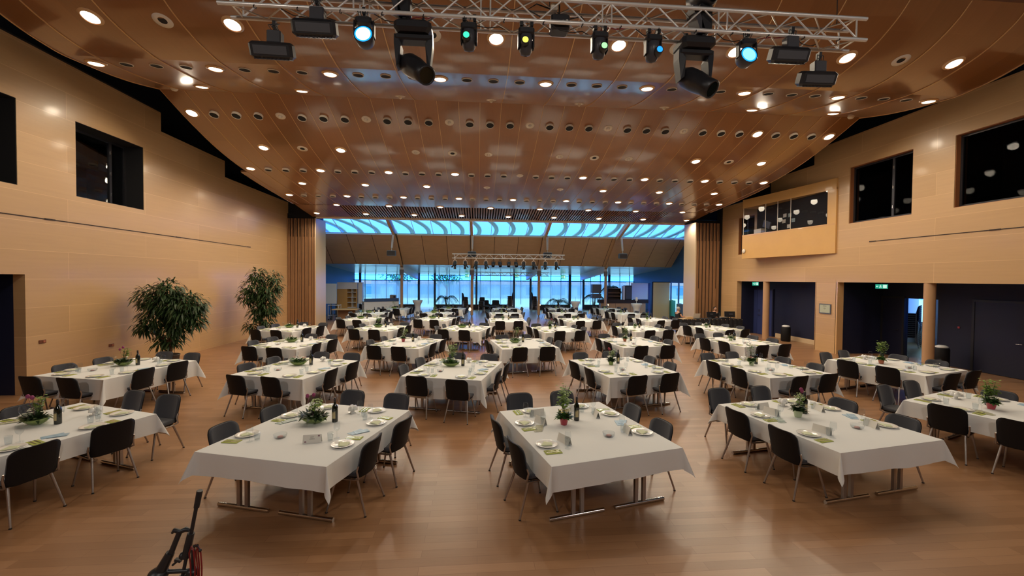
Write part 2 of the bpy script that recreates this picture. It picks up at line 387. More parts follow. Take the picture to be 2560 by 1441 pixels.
# ---- right side niches
XN1 = 14.5; XN2 = 15.4
b = MB(); b.box(XN1, XN1+.1, 15.4, 21.1, 0, 3.0); b.box(XR+.25, XN1, 20.79, 20.84, 0, 3.0); b.box(XR+.25, XN1, 15.63, 15.68, 0, 3.0)
struct('wall_niche_7', b, 'navy')
b = MB(); b.box(XR+.25, XN1, 15.68, 20.79, 2.86, 2.9); b.box(XR+.25, XN2, 5.5, 14.72, 2.86, 2.9); struct('ceiling_niche', b, 'black')
b = MB(); b.box(XN1-.03, XN1, 15.68, 19.2, 0, .16); b.box(XN1-.02, XN1, 15.68, 19.2, .15, .2); struct('baseboard_right', b, 'reveal')
b = MB(); b.box(XN2, XN2+.1, 5.5, 12.78, 0, 3.0); b.box(XN2, XN2+.1, 13.84, 14.9, 0, 3.0); b.box(XN2, XN2+.1, 12.78, 13.84, 2.16, 3.0)
b.box(XR+.25, XN2, 14.72, 14.77, 0, 3.0); b.box(XR+.25, XN2, 5.4, 5.5, 0, 3)
struct('wall_niche_8', b, 'navy')
b = MB(); b.box(XR, XR+.25, 14.66, 14.74, 0, ZN); b.box(XR, XR+.25, 15.66, 15.70, 0, ZN); struct('trim_3', b, M['paletrim'])
# blue double door in the far niche
r = sthing('door_2')
for y0, y1 in ((19.42, 20.51), (20.53, 20.79)):
    q = MB(); q.box(XN1-.06, XN1, y0, y1, .01, 2.28); q.obj('door_leaf', 'navydoor', r)
q = MB(); q.box(XN1-.07, XN1, 19.34, 19.42, 0, 2.34); q.box(XN1-.07, XN1, 19.42, 20.79, 2.28, 2.34); q.obj('door_frame', 'navy', r)
q = MB(); q.tube((XN1-.06, 20.35, 1.0), (XN1-.13, 20.35, 1.0), .012); q.tube((XN1-.13, 20.36, 1.0), (XN1-.13, 20.2, 1.0), .012); q.box(XN1-.07, XN1-.06, 20.33, 20.38, 1.15, 1.28); q.obj('door_handle', 'steel', r)
# dark doors of the near niche: one leaf shut, the next opening stands open onto the lobby
def plain_door(n, y0, y1, m='navy', hy=None):
    r = sthing('door_%d' % n)
    q = MB(); q.box(XN2-.05, XN2, y0, y1, .01, 2.15); q.obj('door_leaf', m, r)
    q = MB(); q.box(XN2-.065, XN2, y0-.07, y0, 0, 2.22); q.box(XN2-.065, XN2, y1, y1+.07, 0, 2.22); q.box(XN2-.065, XN2, y0, y1, 2.15, 2.22); q.obj('door_frame', 'fixture', r)
    hy = hy or y0+.12
    q = MB(); q.tube((XN2-.05, hy, 1.0), (XN2-.11, hy, 1.0), .012); q.tube((XN2-.11, hy-.01, 1.0), (XN2-.11, hy+.13, 1.0), .012); q.obj('door_handle', 'steel', r)
M['navy2'] = mat('navy_door_dark', (.007, .009, .03), .45)
plain_door(3, 13.91, 14.64, 'navy2'); plain_door(4, 10.4, 11.7, 'navy2')
# lobby seen through the open door
b = MB(); b.box(19.9, 20.0, 8.5, 12.1, 0, 3.2); b.box(19.9, 20.0, 12.1, 17.4, 0, .95); b.box(19.9, 20.0, 12.1, 17.4, 2.5, 3.2)
for y in (12.7, 13.55, 14.5, 15.4, 16.4): b.box(19.9, 20.0, y, y+.28, .95, 2.5)
b.box(XN2+.1, 20, 8.4, 8.5, 0, 3.2); b.box(XN2+.1, 20, 17.4, 17.5, 0, 3.2); struct('wall_lobby', b, 'white')
b = MB(); b.box(XN2+.1, 20, 8.5, 17.4, 3.2, 3.3); struct('ceiling_lobby', b, 'white')
b = MB(); b.box(19.94, 19.96, 12.1, 17.4, .95, 2.5); struct('window_6', b, 'daypane')

# ---- round columns
def column(x, y, r, z, m, label):
    b = MB(); b.lathe([(r, 0), (r, z)], 20); o = b.obj('column', m, None, (x, y, 0)); tag(o, label, 'column'); return o
column(13.64, 18.75, .14, 2.86, 'column', 'round beech-clad column in front of the blue double door')
column(13.64, 11.56, .14, 2.86, 'column', 'round beech-clad column in front of the open lobby door')

# ---- slatted panels flanking the opening, pale reveals, end walls above
def flute(x0, x1, yf, name):
    b = MB(); b.box(x0, x1, yf, yf+.35, 0, 5.95); struct(name, b, 'slatdark')
    b = MB(); n = round((x1-x0)/.19); p = (x1-x0)/n
    for i in range(n):
        x = x0+p*i; wide = i in (0, n-2)
        b.box(x+.02, x+.075, yf-.06, yf, 0, 5.93); b.box(x+.085, x+.16, yf-.04, yf, 0, 4.95)
        if wide: b.box(x+.02, x+.18, yf-.075, yf-.06, 0, 2.3)
        b.box(x+.11, x+.135, yf-.05, yf, 4.95, 5.93)
    struct(name.replace('wall', 'trim'), b, 'slat')
flute(XL, -8.84, 23.4, 'wall_back_left'); flute(12.02, 13.42, 22.3, 'wall_back_right')
b = MB(); b.box(-8.84, -8.78, 23.3, 24.75, 0, 5.96); struct('wall_reveal_left', b, 'reveal')
b = MB(); b.box(11.96, 12.02, 22.2, 23.5, 0, 5.96); struct('wall_reveal_right', b, 'reveal')
b = MB(); b.box(13.42, XR, 22.2, 22.6, 0, 6.8); b.box(XR+.25, XR+.9, 22.3, 22.6, 0, 6.8); struct('wall_back_gap', b, 'black')
b = MB(); b.box(-8.8, 12.0, 23.36, 23.55, 5.965, 6.1); struct('trim_4', b, 'ventwhite')
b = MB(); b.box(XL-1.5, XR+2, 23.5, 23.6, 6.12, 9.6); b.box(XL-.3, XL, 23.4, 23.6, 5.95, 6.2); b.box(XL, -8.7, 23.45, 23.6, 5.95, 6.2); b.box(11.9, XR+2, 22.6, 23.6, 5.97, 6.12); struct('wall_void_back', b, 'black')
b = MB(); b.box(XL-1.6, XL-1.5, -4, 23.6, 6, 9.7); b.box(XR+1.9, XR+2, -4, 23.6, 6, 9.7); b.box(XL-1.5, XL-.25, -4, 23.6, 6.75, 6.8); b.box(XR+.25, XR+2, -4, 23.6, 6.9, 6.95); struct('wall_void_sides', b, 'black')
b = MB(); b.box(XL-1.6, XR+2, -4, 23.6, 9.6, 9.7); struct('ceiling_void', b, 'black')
b = MB(); b.box(XL-.3, XR+.3, -4.1, -4, 0, 9.7); struct('wall_stage', b, 'dusk')
# dark acoustic boards hung in front of the wall tops (left side steps)
b = MB(); b.box(XL-.24, XL-.02, -4, 14.47, 8.05, 8.1); struct('trim_5', b, 'dusk')

# ---- the wooden ceiling: profile along the hall, strips across
P1 = [(7.35,8.16),(7.55,7.96),(7.8,7.79),(8.1,7.64),(8.45,7.53),(8.85,7.45),(9.25,7.41),(9.6,7.40)]
P1b = [(9.6,7.40),(10.1,7.455),(10.7,7.53),(11.3,7.64),(11.8,7.76),(12.25,7.88)]
P2 = [(12.25,7.88),(12.7,7.70),(13.2,7.51),(13.8,7.31),(14.5,7.10),(15.2,6.94),(15.8,6.83),(16.6,6.72)]
P3 = [(16.6,6.72),(17.4,6.62),(18.3,6.53),(19.4,6.44),(20.4,6.36),(21.1,6.31)]
P4 = [(21.1,6.31),(22.0,6.18),(23.36,6.03)]
def zc(y):
    for P in (P1, P1b, P2, P3, P4):
        if P[0][0] <= y <= P[-1][0]:
            for (a, za), (c, z2) in zip(P, P[1:]):
                if a <= y <= c: return za+(z2-za)*(y-a)/(c-a)
    return 6.1
def slope(y): return (zc(y+.05)-zc(y-.05))/.1
EL, ER = -8.75, 11.88
def sheet(P, x0, x1, m, name, t=.06):
    b = MB(); n = len(P)
    b.add([(x0, y, z) for y, z in P]+[(x1, y, z) for y, z in P], [(i, i+1, n+i+1, n+i) for i in range(n-1)], True)
    b.add([(x0, y, z+t) for y, z in P]+[(x1, y, z+t) for y, z in P], [(i, n+i, n+i+1, i+1) for i in range(n-1)])
    for x in (x0, x1): b.add([(x, y, z) for y, z in P]+[(x, y, z+t) for y, z in P], [(i, i+1, n+i+1, n+i) for i in range(n-1)])
    for y, z in (P[0], P[-1]): b.add([(x0,y,z),(x1,y,z),(x1,y,z+t),(x0,y,z+t)], [(0,1,2,3)])
    return struct(name, b, m)
def fine(P, k=3):
    """smooth the profile with Catmull-Rom"""
    out = []
    for i in range(len(P)-1):
        p0, p1, p2, p3 = P[max(i-1,0)], P[i], P[i+1], P[min(i+2, len(P)-1)]
        for j in range(k):
            t = j/k; out.append(tuple(.5*((2*p1[q])+(-p0[q]+p2[q])*t+(2*p0[q]-5*p1[q]+4*p2[q]-p3[q])*t*t+(-p0[q]+3*p1[q]-3*p2[q]+p3[q])*t**3) for q in (0, 1)))
    return out+[P[-1]]
sheet(fine(P1), EL, ER, 'ceil', 'ceiling'); sheet(fine(P1b), EL, ER, 'ceil', 'ceiling_curve')
sheet(fine(P2), EL, ER, 'ceil', 'ceiling_wave'); sheet(fine(P3), EL-.25, ER+.25, 'ceil', 'ceiling_rear')
def seam_glints(P, xs, name, wd=.012, pr=.012):  # added strips along the seams, edge highlights put into their colour
    b = MB()
    for x in xs:
        n = len(P); vs = []
        for y, z in P: vs += [(x-wd/2, y, z-pr), (x+wd/2, y, z-pr), (x-wd/2, y, z), (x+wd/2, y, z)]
        fs = []
        for i in range(n-1):
            k = i*4; fs += [(k, k+1, k+5, k+4), (k, k+4, k+6, k+2), (k+1, k+3, k+7, k+5)]
        b.add(vs, fs)
    struct(name, b, 'paletrim')
X0 = 1.57
seam_glints(fine(P1+P1b[1:]), [EL+.008]+[X0+.31+1.25*k for k in range(-8, 9) if k != -2]+[ER-.008], 'trim_6', .02, .016)
seam_glints(fine(P2), [EL+.008]+[X0+.3125+.625*k for k in range(-17, 17) if EL < X0+.3125+.625*k < ER]+[ER-.008], 'trim_7')
seam_glints(fine(P3), [EL-.24]+[X0+.3125+.625*k for k in range(-17, 17) if EL-.2 < X0+.3125+.625*k < ER+.2]+[ER+.24], 'trim_8')
# slatted strip of ceiling by the opening
sheet([(y, z+.16) for y, z in P4], EL-.2, ER+.2, 'black', 'ceiling_slot_backing')
b = MB(); x = EL-.2
while x < ER+.2:
    for (ya, za), (yb, zb) in zip(P4, P4[1:]):
        b.add([(x,ya,za),(x+.07,ya,za),(x+.07,yb,zb),(x,yb,zb),(x,ya,za+.12),(x+.07,ya,za+.12),(x+.07,yb,zb+.12),(x,yb,zb+.12)],
              [(0,1,2,3),(0,3,7,4),(1,5,6,2),(0,4,5,1),(2,6,7,3)])
    x += .135
struct('ceiling_slats', b, 'ceil')
b = MB()
for x in (EL-.2, ER-1.9): b.add([(x,21.1,6.30),(x+2.1,21.1,6.30),(x+2.1,23.36,6.02),(x,23.36,6.02)], [(0,1,2,3)])
struct('ceiling_slot_ends', b, 'ceil')

# ================================================================ FOYER BEHIND THE OPENING
FX0, FX1, YF = -10.9, 14.3, 37.6
def slab(x0, x1, ya, za, yb, zb, t, m, name, parent=None):
    b = MB(); b.add([(x0,ya,za),(x1,ya,za),(x1,yb,zb),(x0,yb,zb),(x0,ya+t*.5,za+t),(x1,ya+t*.5,za+t),(x1,yb+t*.5,zb+t),(x0,yb+t*.5,zb+t)],
        [(0,1,2,3),(4,7,6,5),(0,4,5,1),(1,5,6,2),(2,6,7,3),(3,7,4,0)])
    return b.obj(name, m, parent) if parent else struct(name, b, m)
slab(FX0, FX1, 27.7, 5.55, 30.0, 3.71, .1, 'slope', 'ceiling_foyer_slope')
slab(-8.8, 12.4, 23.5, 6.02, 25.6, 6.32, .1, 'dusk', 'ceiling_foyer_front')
slab(FX0, FX1, 30.0, 3.71, YF+1.2, 3.10, .1, 'foyerceil', 'ceiling_foyer')
b = MB(); b.box(FX0-.1, FX0, 23.6, YF, 0, 5.5); b.box(FX0, -8.9, 24.65, 24.75, 0, 6.3); struct('wall_foyer_left', b, 'blue')
b = MB(); b.box(FX1, FX1+.1, 23.6, 27.6, 0, 5.5); b.box(FX1, FX1+.1, 31.2, YF, 0, 5.5); b.box(FX1, FX1+.1, 27.6, 31.2, 2.6, 5.5); b.box(FX1, FX1+.1, 27.6, 31.2, 0, .08); b.box(12.1, FX1, 23.4, 23.5, 0, 6.3); struct('wall_foyer_right', b, 'blue')
BX = [-5.45, -.48, 4.38, 9.35]
# skylights: five bays of glazing between the beams
edges = [FX0]+BX+[FX1]
for i in range(5):
    x0, x1 = edges[i]+(.12 if i else 0), edges[i+1]-(.12 if i < 4 else 0)
    r = sthing('window_%d' % (7+i))
    L = lambda t: (25.6+2.1*t, 6.32-.77*t)
    b = MB()
    n = 4 if 0 < i < 4 else 5
    for k in range(n+1):
        x = x0+(x1-x0)*k/n; x = min(max(x, x0+.012), x1-.012); ya, za = L(0); yb, zb = L(1)
        b.add([(x-.012,ya,za),(x+.012,ya,za),(x+.012,yb,zb),(x-.012,yb,zb),(x-.012,ya,za+.06),(x+.012,ya,za+.06),(x+.012,yb,zb+.06),(x-.012,yb,zb+.06)], [(0,1,2,3),(4,7,6,5),(0,4,5,1),(1,5,6,2),(2,6,7,3),(3,7,4,0)])
    b.obj('window_frame', 'ventwhite', r)
    b = MB(); b.box(x0, x1, 27.62, 27.74, 5.55, 5.66); b.obj('window_sill', 'white', r)
    slab(x0, x1, 25.6, 6.36, 27.7, 5.59, .01, 'skypane', 'window_pane', r)
# curved roof fins outside the skylight
b = MB()
for k in range(26):
    x = -14+k*1.3; vs = []; n = 8
    for j in range(n+1):
        t = j/n; y = 27.6+7*t; z = 2.75+y*(.143-.046*t); xx = x+.9*sin(t*2.4)
        vs += [(xx, y, z), (xx+.30, y, z), (xx, y, z+.10), (xx+.30, y, z+.10)]
    b.add(vs, [(4*j, 4*j+1, 4*j+5, 4*j+4) for j in range(n)]+[(4*j+2, 4*j+6, 4*j+7, 4*j+3) for j in range(n)]+[(4*j, 4*j+4, 4*j+6, 4*j+2) for j in range(n)]+[(4*j+1, 4*j+3, 4*j+7, 4*j+5) for j in range(n)], True)
struct('trim_9', b, mat('roof_fin', (.60, .66, .62), .6))
# beams down the slope + slim columns
for i, x in enumerate(BX):
    b = MB(); t = .09
    for (ya, za), (yb, zb) in (((25.3, 6.42), (27.7, 5.55)), ((27.7, 5.55), (30.1, 3.70))):
        b.add([(x-t,ya,za-.2),(x+t,ya,za-.2),(x+t,yb,zb-.2),(x-t,yb,zb-.2),(x-t,ya,za+.1),(x+t,ya,za+.1),(x+t,yb,zb+.1),(x-t,yb,zb+.1)], [(0,1,2,3),(4,7,6,5),(0,4,5,1),(1,5,6,2),(2,6,7,3),(3,7,4,0)])
    struct('trim_%d' % (10+i), b, 'slope')
    b = MB(); b.add([(x-.12,30.1,3.3),(x+.12,30.1,3.3),(x+.12,37.4,2.66),(x-.12,37.4,2.66),(x-.12,30.1,3.72),(x+.12,30.1,3.72),(x+.12,37.4,3.2),(x-.12,37.4,3.2)], [(0,1,2,3),(4,7,6,5),(0,4,5,1),(1,5,6,2),(2,6,7,3),(3,7,4,0)])
    struct('trim_%d' % (14+i), b, 'white')
    ds = ['leftmost slim foyer column, left of the white-topped counter end', 'slim foyer column behind the centre aisle, second from left', 'slim foyer column, third from left, by the stacked chairs', 'rightmost slim foyer column in front of the dark bar']
    o = thing('foyer_column', ds[i], 'column', (x, 30.1, 0), 0, 'slim foyer columns')
    q = MB(); q.lathe([(.10, .12), (.10, 3.0)], 14); q.obj('shaft', 'column', o)
    q = MB(); q.lathe([(.05, 0), (.05, .12)], 10); q.lathe([(.14, 3.0), (.14, 3.35)], 14); q.obj('fitting', 'greycol', o)
# far glazing: mullions, transom, plinth, door leaves
r = sthing('window_12')
b = MB(); x = FX0
while x < FX1: b.box(x-.025, x+.025, YF-.05, YF+.03, .45, 3.25); x += .92
b.box(FX0, FX1, YF-.24, YF+.04, 2.52, 2.60); b.box(FX0, FX1, YF-.04, YF+.02, 3.0, 3.04)
for x in (-5.3, -3.9, -.2, 3.2, 4.7, 8.3, 9.6, -10.4, 12.0): b.box(x-.09, x+.09, YF-.1, YF+.06, 0, 3.25)
b.obj('window_frame', mat('mullion', (.05, .09, .15), .5), r)
b = MB(); b.box(FX0, FX1, YF-.008, YF+.008, .42, 3.2); b.obj('window_pane', 'daypane', r)
b = MB()
for x0, x1 in ((FX0, -5.4), (-3.8, 3.1), (4.8, 8.2), (9.7, FX1)): b.box(x0, x1, YF-.28, YF, 0, .44)
b.obj('window_sill', 'planter', r)
# sheer curtains
def curtain(x0, x1, z0, z1, label):
    n = int((x1-x0)/.055); b = MB()
    vs = []
    for i in range(n+1):
        x = x0+(x1-x0)*i/n; y = .035*sin(i*1.9)+.02*sin(i*.71); vs += [(x, YF-.17+y, z0), (x, YF-.17+y*.8, z1)]
    b.add(vs, [(2*i, 2*i+2, 2*i+3, 2*i+1) for i in range(n)], True)
    o = b.obj('curtain', 'curtain'); tag(o, label, 'curtain', 'sheer curtains along the far glazing')
for a, c, z0, l in ((-9.4,-5.5,.44,'sheer white curtain behind the left foyer counter, leftmost of the row'), (-5.2,-4.0,.0,'narrow full-length sheer curtain at left door of far glazing'),
        (-3.7,-.4,.44,'sheer curtain behind the left foyer palm'), (-.1,3.1,.44,'sheer curtain behind the armchairs at the centre of the far glazing'), (3.35,4.55,.0,'full-length sheer curtain over the door between the tall chair stacks'),
        (4.9,8.15,.44,'sheer curtain behind the centre palm, right of tall chair stack'), (8.45,9.5,.0,'narrow full-length sheer curtain left of the dark bar shelves'), (9.75,13.6,.44,'sheer curtain behind the bar shelves, rightmost of the row')):
    curtain(a, c, z0, 2.525, l)
# side window of the foyer
r = sthing('window_13')
b = MB()
for y in (27.6, 28.8, 30.0, 31.14): b.box(FX1-.02, FX1+.08, y, y+.06, .08, 2.6)
b.box(FX1-.02, FX1+.08, 27.66, 31.14, 2.54, 2.6); b.box(FX1-.02, FX1+.08, 27.66, 31.14, .08, .14); b.obj('window_frame', 'fixture2', r)
b = MB(); b.box(FX1+.02, FX1+.04, 27.66, 31.14, .14, 2.54); b.obj('window_pane', 'daypane', r)
# outside: paving, low building, hedge and trees
b = MB(); b.box(-60, 70, 40, 110, -.3, -.1); b.box(22, 60, 8, 40, -.3, -.1); struct('ground_outside', b, mat('pale_paving', (.55, .68, .74), .8))
bd = thing('building', 'pale low building across the forecourt, seen through the far glazing', 'building', (0, 62, 0))
q = MB(); q.box(-30, 34, 0, 8, -.2, 1.9); q.obj('wall', mat('render_pale', (.36, .52, .60), .8), bd)
q = MB(); q.box(-31, 35, -.9, 8.5, 1.9, 2.3); q.obj('roof', mat('roof_fascia', (.5, .34, .3), .7), bd)
M['farwin'] = mat('far_window', (.12, .3, .4), .2)
for k in range(16): q = MB(); q.box(-28+k*3.9, -26+k*3.9, -.04, 0, .4, 1.5); q.obj('window', 'farwin', bd)
M['outleaf'] = mat('outdoor_leaf', (.05, .30, .16), .6)
def outtree(x, y, h, r_, label, seed):
    rnd = random.Random(seed); t = thing('tree', label, 'tree', (x, y, -.1), 0, 'trees outside the far glazing')
    q = MB(); q.path([(0,0,0), (.1,0,h*.3), (0,.1,h*.6)], [.16,.12,.06], 7)
    for k in range(6): a = k*1.05; q.path([(0,0,h*.35), (cos(a)*r_*.3, sin(a)*r_*.3, h*.55), (cos(a)*r_*.6, sin(a)*r_*.6, h*.75)], [.07,.05,.02], 5)
    q.obj('trunk', 'bark', t)
    q = MB()
    for k in range(900):
        a = rnd.uniform(0, 2*pi); ph = rnd.uniform(-1, 1); rr = r_*rnd.random()**.4; s = sqrt(1-ph*ph)
        q.leaf((cos(a)*s*rr, sin(a)*s*rr, h*.68+ph*rr*.6), (rnd.uniform(-1,1), rnd.uniform(-1,1), rnd.uniform(-.5,.5)), .35, .2, .3)
    q.obj('foliage', 'outleaf', t)
outtree(-9, 48, 5.4, 2.3, 'round green tree outside, behind the leftmost curtain', 3); outtree(-4, 52, 4.6, 2.0, 'small green tree outside, right of the round one', 4); outtree(27, 30, 6, 3, 'green tree outside the right side window', 5)

# ================================================================ CEILING FITTINGS
def frame_at(y, lvl=False):
    """matrix whose z is the ceiling's outward normal (pointing up)"""
    a = 0 if lvl else math.atan(slope(y)); return Matrix.Rotation(a, 3, 'X')
ld = bpy.data.lights.new('lamp_light', 'SPOT'); ld.energy = LAMP_W; ld.color = LAMP_COL; ld.spot_size = radians(168); ld.spot_blend = .7; ld.shadow_soft_size = .13
ROWN = ['first', 'second', 'third', 'fourth', 'fifth', 'sixth', 'seventh', 'eighth', 'ninth', 'tenth']
ORD = ['leftmost', 'second from left', 'third from left', 'fourth from left', 'fifth from left', 'sixth from left', 'seventh from left', 'eighth from left', 'ninth from left']
def first_downlight():
    t = thing('downlight', '', 'ceiling light')
    q = MB(); q.lathe([(.125, -.035), (.165, -.012), (.17, 0), (.17, .02)], 24); q.obj('trim_ring', 'paletrim', t)
    q = MB(); q.lathe([(.001, -.045), (.07, -.042), (.11, -.03), (.128, -.01)], 24); q.obj('diffuser', 'lampglow', t)
    l = bpy.data.objects.new('lamp_light', ld); C.objects.link(l); l.parent = t; l.location = (0, 0, -.12); KIDS[t.name].append(l)
    return t
dl0 = first_downlight(); dl_used = [False]
def downlight(x, y, label):
    if not dl_used[0]: o = dl0; o['label'] = label; dl_used[0] = True
    else: o = dup(dl0, (0,0,0), 0, label)
    o.location = (x, y, zc(y)); o.rotation_euler = (math.atan(slope(y)), 0, 0); o['group'] = 'ceiling downlights'; o.scale = (1.12, 1.12, 1)
G = lambda i: X0+.625*i
LR = [(8.4, [-14,-10,-2,2,6,10,14]), (9.97, [-16,-12,-8,-4,0,4,8,12,16]), (11.5, [-14,-10,10,14]), (13.05, [-16,12,16]), (14.6, [-14,-10,10,14]),
      (16.2, [-16,-12,-8,-4,4,8,12,16]), (17.65, [-14,-10,-6,6,10,14]), (19.35, [-16,-12,-8,-4,0,4,8,12,16]), (21.0, [-13.6,-9.6,-5.6,-1.6,2.4,6.4,10.4,14.4]), (22.5, [-16,-12,-8,-4,0,4,8,12,16])]
for k, (y, xs) in enumerate(LR):
    nm = 'nearest' if k == 0 else ROWN[k]
    for j, i in enumerate(xs):
        x = min(max(G(i), EL+.3), ER-.22)
        downlight(x, y, 'glowing round downlight, %s of %d in the %s ceiling lamp row' % (ORD[j], len(xs), nm))
# small round vents between the lamps
def proto(kind):
    if kind == 'vent':
        t = thing('ceiling_vent', '', 'vent'); q = MB(); q.lathe([(.125, 0), (.125, -.075), (.117, -.075), (.117, 0)], 20); q.obj('collar', 'ventwhite', t)
        q = MB(); q.disc((0,0,-.06), .118, 20); q.obj('grille', 'black', t)
    elif kind == 'flat':
        t = thing('ceiling_vent', '', 'vent'); q = MB(); q.lathe([(.125, .05), (.125, -.018), (.112, -.018), (.112, 0)], 20); q.obj('collar', 'ventwhite', t)
        q = MB(); q.disc((0,0,-.012), .113, 20); q.obj('grille', 'black', t)
    elif kind == 'speaker':
        t = thing('ceiling_speaker', '', 'ceiling speaker'); q = MB(); q.lathe([(.075, -.006), (.16, -.012), (.165, 0)], 24); q.obj('ring', 'ventwhite', t)
        q = MB(); q.disc((0,0,-.004), .08, 16); q.obj('grille', 'black', t)
    else:
        t = thing('ceiling_sprinkler', '', 'sprinkler'); q = MB(); q.lathe([(.05, -.008), (.135, -.012), (.14, 0)], 20); q.obj('ring', 'ventwhite', t)
        q = MB(); q.disc((0,0,-.004), .055, 14); q.obj('recess', 'black', t)
        q = MB(); q.lathe([(.045, 0), (.045, -.05), (.02, -.075), (.001, -.08)], 12); q.obj('nozzle', 'ventwhite', t)
    return t
PR = {}
def fitting(kind, x, y, label, group, lvl=True):
    if kind not in PR: o = PR[kind] = proto(kind); o['label'] = label
    else: o = dup(PR[kind], (0,0,0), 0, label)
    dz = -.0 if kind != 'vent' else .0
    o.location = (x, y, zc(y)+dz); o.rotation_euler = (math.atan(slope(y)), 0, 0); o['group'] = group
def between(i): return 'round black vent, lamp row %s, %s'
NUM = {1: 'first', 2: 'second', 3: 'third'}
def nth(n): return '%d%s' % (n, 'th' if 10 <= n % 100 <= 20 else {1: 'st', 2: 'nd', 3: 'rd'}.get(n % 10, 'th'))
n = 0
for i in range(-15, 16):
    if i % 4:
        n += 1; fitting('flat', G(i), 9.97, 'flush black ceiling vent, %s from left along the crease nearest the truss' % nth(n), 'flush vents by the second lamp row')
n = 0
for i in range(-15, 16):
    if i in (12,): continue
    if i % 4 == 0: fitting('sprinkler', G(i), 13.05, 'ringed nozzle, %s from left among the upper white-collared vents' % nth(i//4+4), 'ringed nozzles among the white-collared vents')
    else: n += 1; fitting('vent', G(i), 13.05, 'white-collared ceiling vent, %s from left in the most prominent vent row' % nth(n), 'white-collared vents')
n = 0
for i in range(-15, 16):
    if i % 4 == 0:
        if i == 0: fitting('sprinkler', G(i), 16.2, 'ringed nozzle at mid ceiling above the blue-lit band, between two low vents', 'nozzle')
    else: n += 1; fitting('vent', G(i), 16.2, 'small white-collared vent, %s from left, in the row edging the blue-lit ceiling band' % nth(n), 'small vents edging the blue-lit band')
n = 0
for i in range(-15, 16):
    if i % 4: n += 1; fitting('vent', G(i), 19.35, 'tiny dark ceiling vent, %s from left, in the row nearest the slatted strip' % nth(n), 'tiny vents near the slatted strip')
for k, i in enumerate((-12, -4, 4, 12)): fitting('speaker', G(i), 8.4, 'large ringed ceiling speaker, %s of four beside the truss lights' % ORD[k], 'large ringed ceiling speakers')
for k, i in enumerate((-12, -4, 4, 12)): fitting('speaker', G(i), 14.6, 'small ringed ceiling speaker, %s of four between warm lamps and low vents' % ORD[k], 'small ringed ceiling speakers')
for k, i in enumerate((-6, -2, 2, 6)): fitting('sprinkler', G(i), 14.6, 'ringed nozzle, %s of four in the middle of the brown ceiling wave' % ORD[k], 'nozzles in the brown wave')
for k, i in enumerate((-6, -2, 2, 6)): fitting('sprinkler', G(i), 11.75, 'small ringed nozzle, %s of four on the shiny band above the opening' % ORD[k], 'nozzles on the shiny band')
for k, i in enumerate((-2, 3)): fitting('sprinkler', G(i), 17.65, 'small nozzle on the blue-lit ceiling band, %s of two' % ('left' if k == 0 else 'right'), 'nozzles on the blue-lit band')
for k, (x, y) in enumerate(((-8.2, 12.0), (11.35, 12.0), (11.5, 20.4))):
    q = MB(); q.lathe([(.001, -.07), (.06, -.06), (.09, -.02), (.09, 0)], 14); o = q.obj('smoke_detector', 'ventwhite', None, (x, y, zc(y)))
    tag(o, ['domed white detector at the left end of the shiny ceiling band', 'domed white detector at the right end of the shiny ceiling band', 'domed white detector near the right end above the slatted panel'][k], 'smoke detector')

# ================================================================ TRUSS AND STAGE LIGHTS
def truss(name, label, x0, x1, y, z, s, r, n, loc=None, group=None):
    t = thing(name, label, 'lighting truss', (x0, y, z))
    L = x1-x0; cs = [(0, 0), (s, 0), (0, s), (s, s)]
    for a, c in cs: q = MB(); q.tube((-.12*r/.024, a, c), (L+.12*r/.024, a, c), r, n=10); q.obj('chord', 'alu', t)
    q = MB(); rr = r*.42
    st = L/n
    for k in range(n):
        xa, xb = k*st, (k+1)*st
        for A, B in (((0,0),(0,s)), ((s,0),(s,s)), ((0,0),(s,0)), ((0,s),(s,s))):
            if k % 2: A, B = B, A
            q.tube((xa, *A), (xb, *B), rr, n=6, cap=False)
        if k % 5 == 0 or k == n-1:
            for xx in (xa+.02, ) if k < n-1 else (xb-.02,):
                for A, B in (((0,0),(0,s)), ((s,0),(s,s)), ((0,0),(s,0)), ((0,s),(s,s))): q.tube((xx, *A), (xx, *B), rr, n=6, cap=False)
                if 0 < k < n-1: 
                    for A, B in (((0,0),(0,s)), ((s,0),(s,s))): q.tube((xx-.12, *A), (xx-.12, *B), rr, n=6, cap=False)
    q.obj('lacing', 'alu', t); return t
TY, TZ, TS = 5.3, 6.02, .28
tr = truss('lighting_truss', 'large aluminium box truss across the ceiling above the tables', -3.0, 5.08, TY, TZ, TS, .025, 26)
q = MB()
rnd = random.Random(2)
for k in range(16):
    x = .3+k*.5; q = MB(); q.path([(x, -.03, -.03), (x+.01, .0, .03), (x, .03, -.03), (x-.01, 0, -.035), (x, -.03, -.03)], .006, 5); q.obj('cable_tie', 'cable', tr)
for k in range(7):
    x = .6+k*1.1; q = MB(); q.path([(x, 0, -.03), (x+.12, .05, -.07), (x+.3, .12, -.05), (x+.45, .2, .02), (x+.55, .28, .03)], .006, 5); q.obj('cable', 'cable', tr)
q = MB()
for x in (2.1, 4.6, 6.8): q = MB(); q.path([(x, .2, .05), (x+.1, .1, .02), (x+.22, .18, .06), (x+.4, .05, .03), (x+.5, .0, -.02)], .008, 5); q.obj('plug_cable', 'cablered', tr)
q = MB(); rnd = random.Random(5)
for x in (0.2, 3.9, 7.9): q = MB(); q.tube((x, .14, .28), (x, .14, 9.57-TZ), .006, n=5); q.obj('suspension_cable', 'cable', tr)
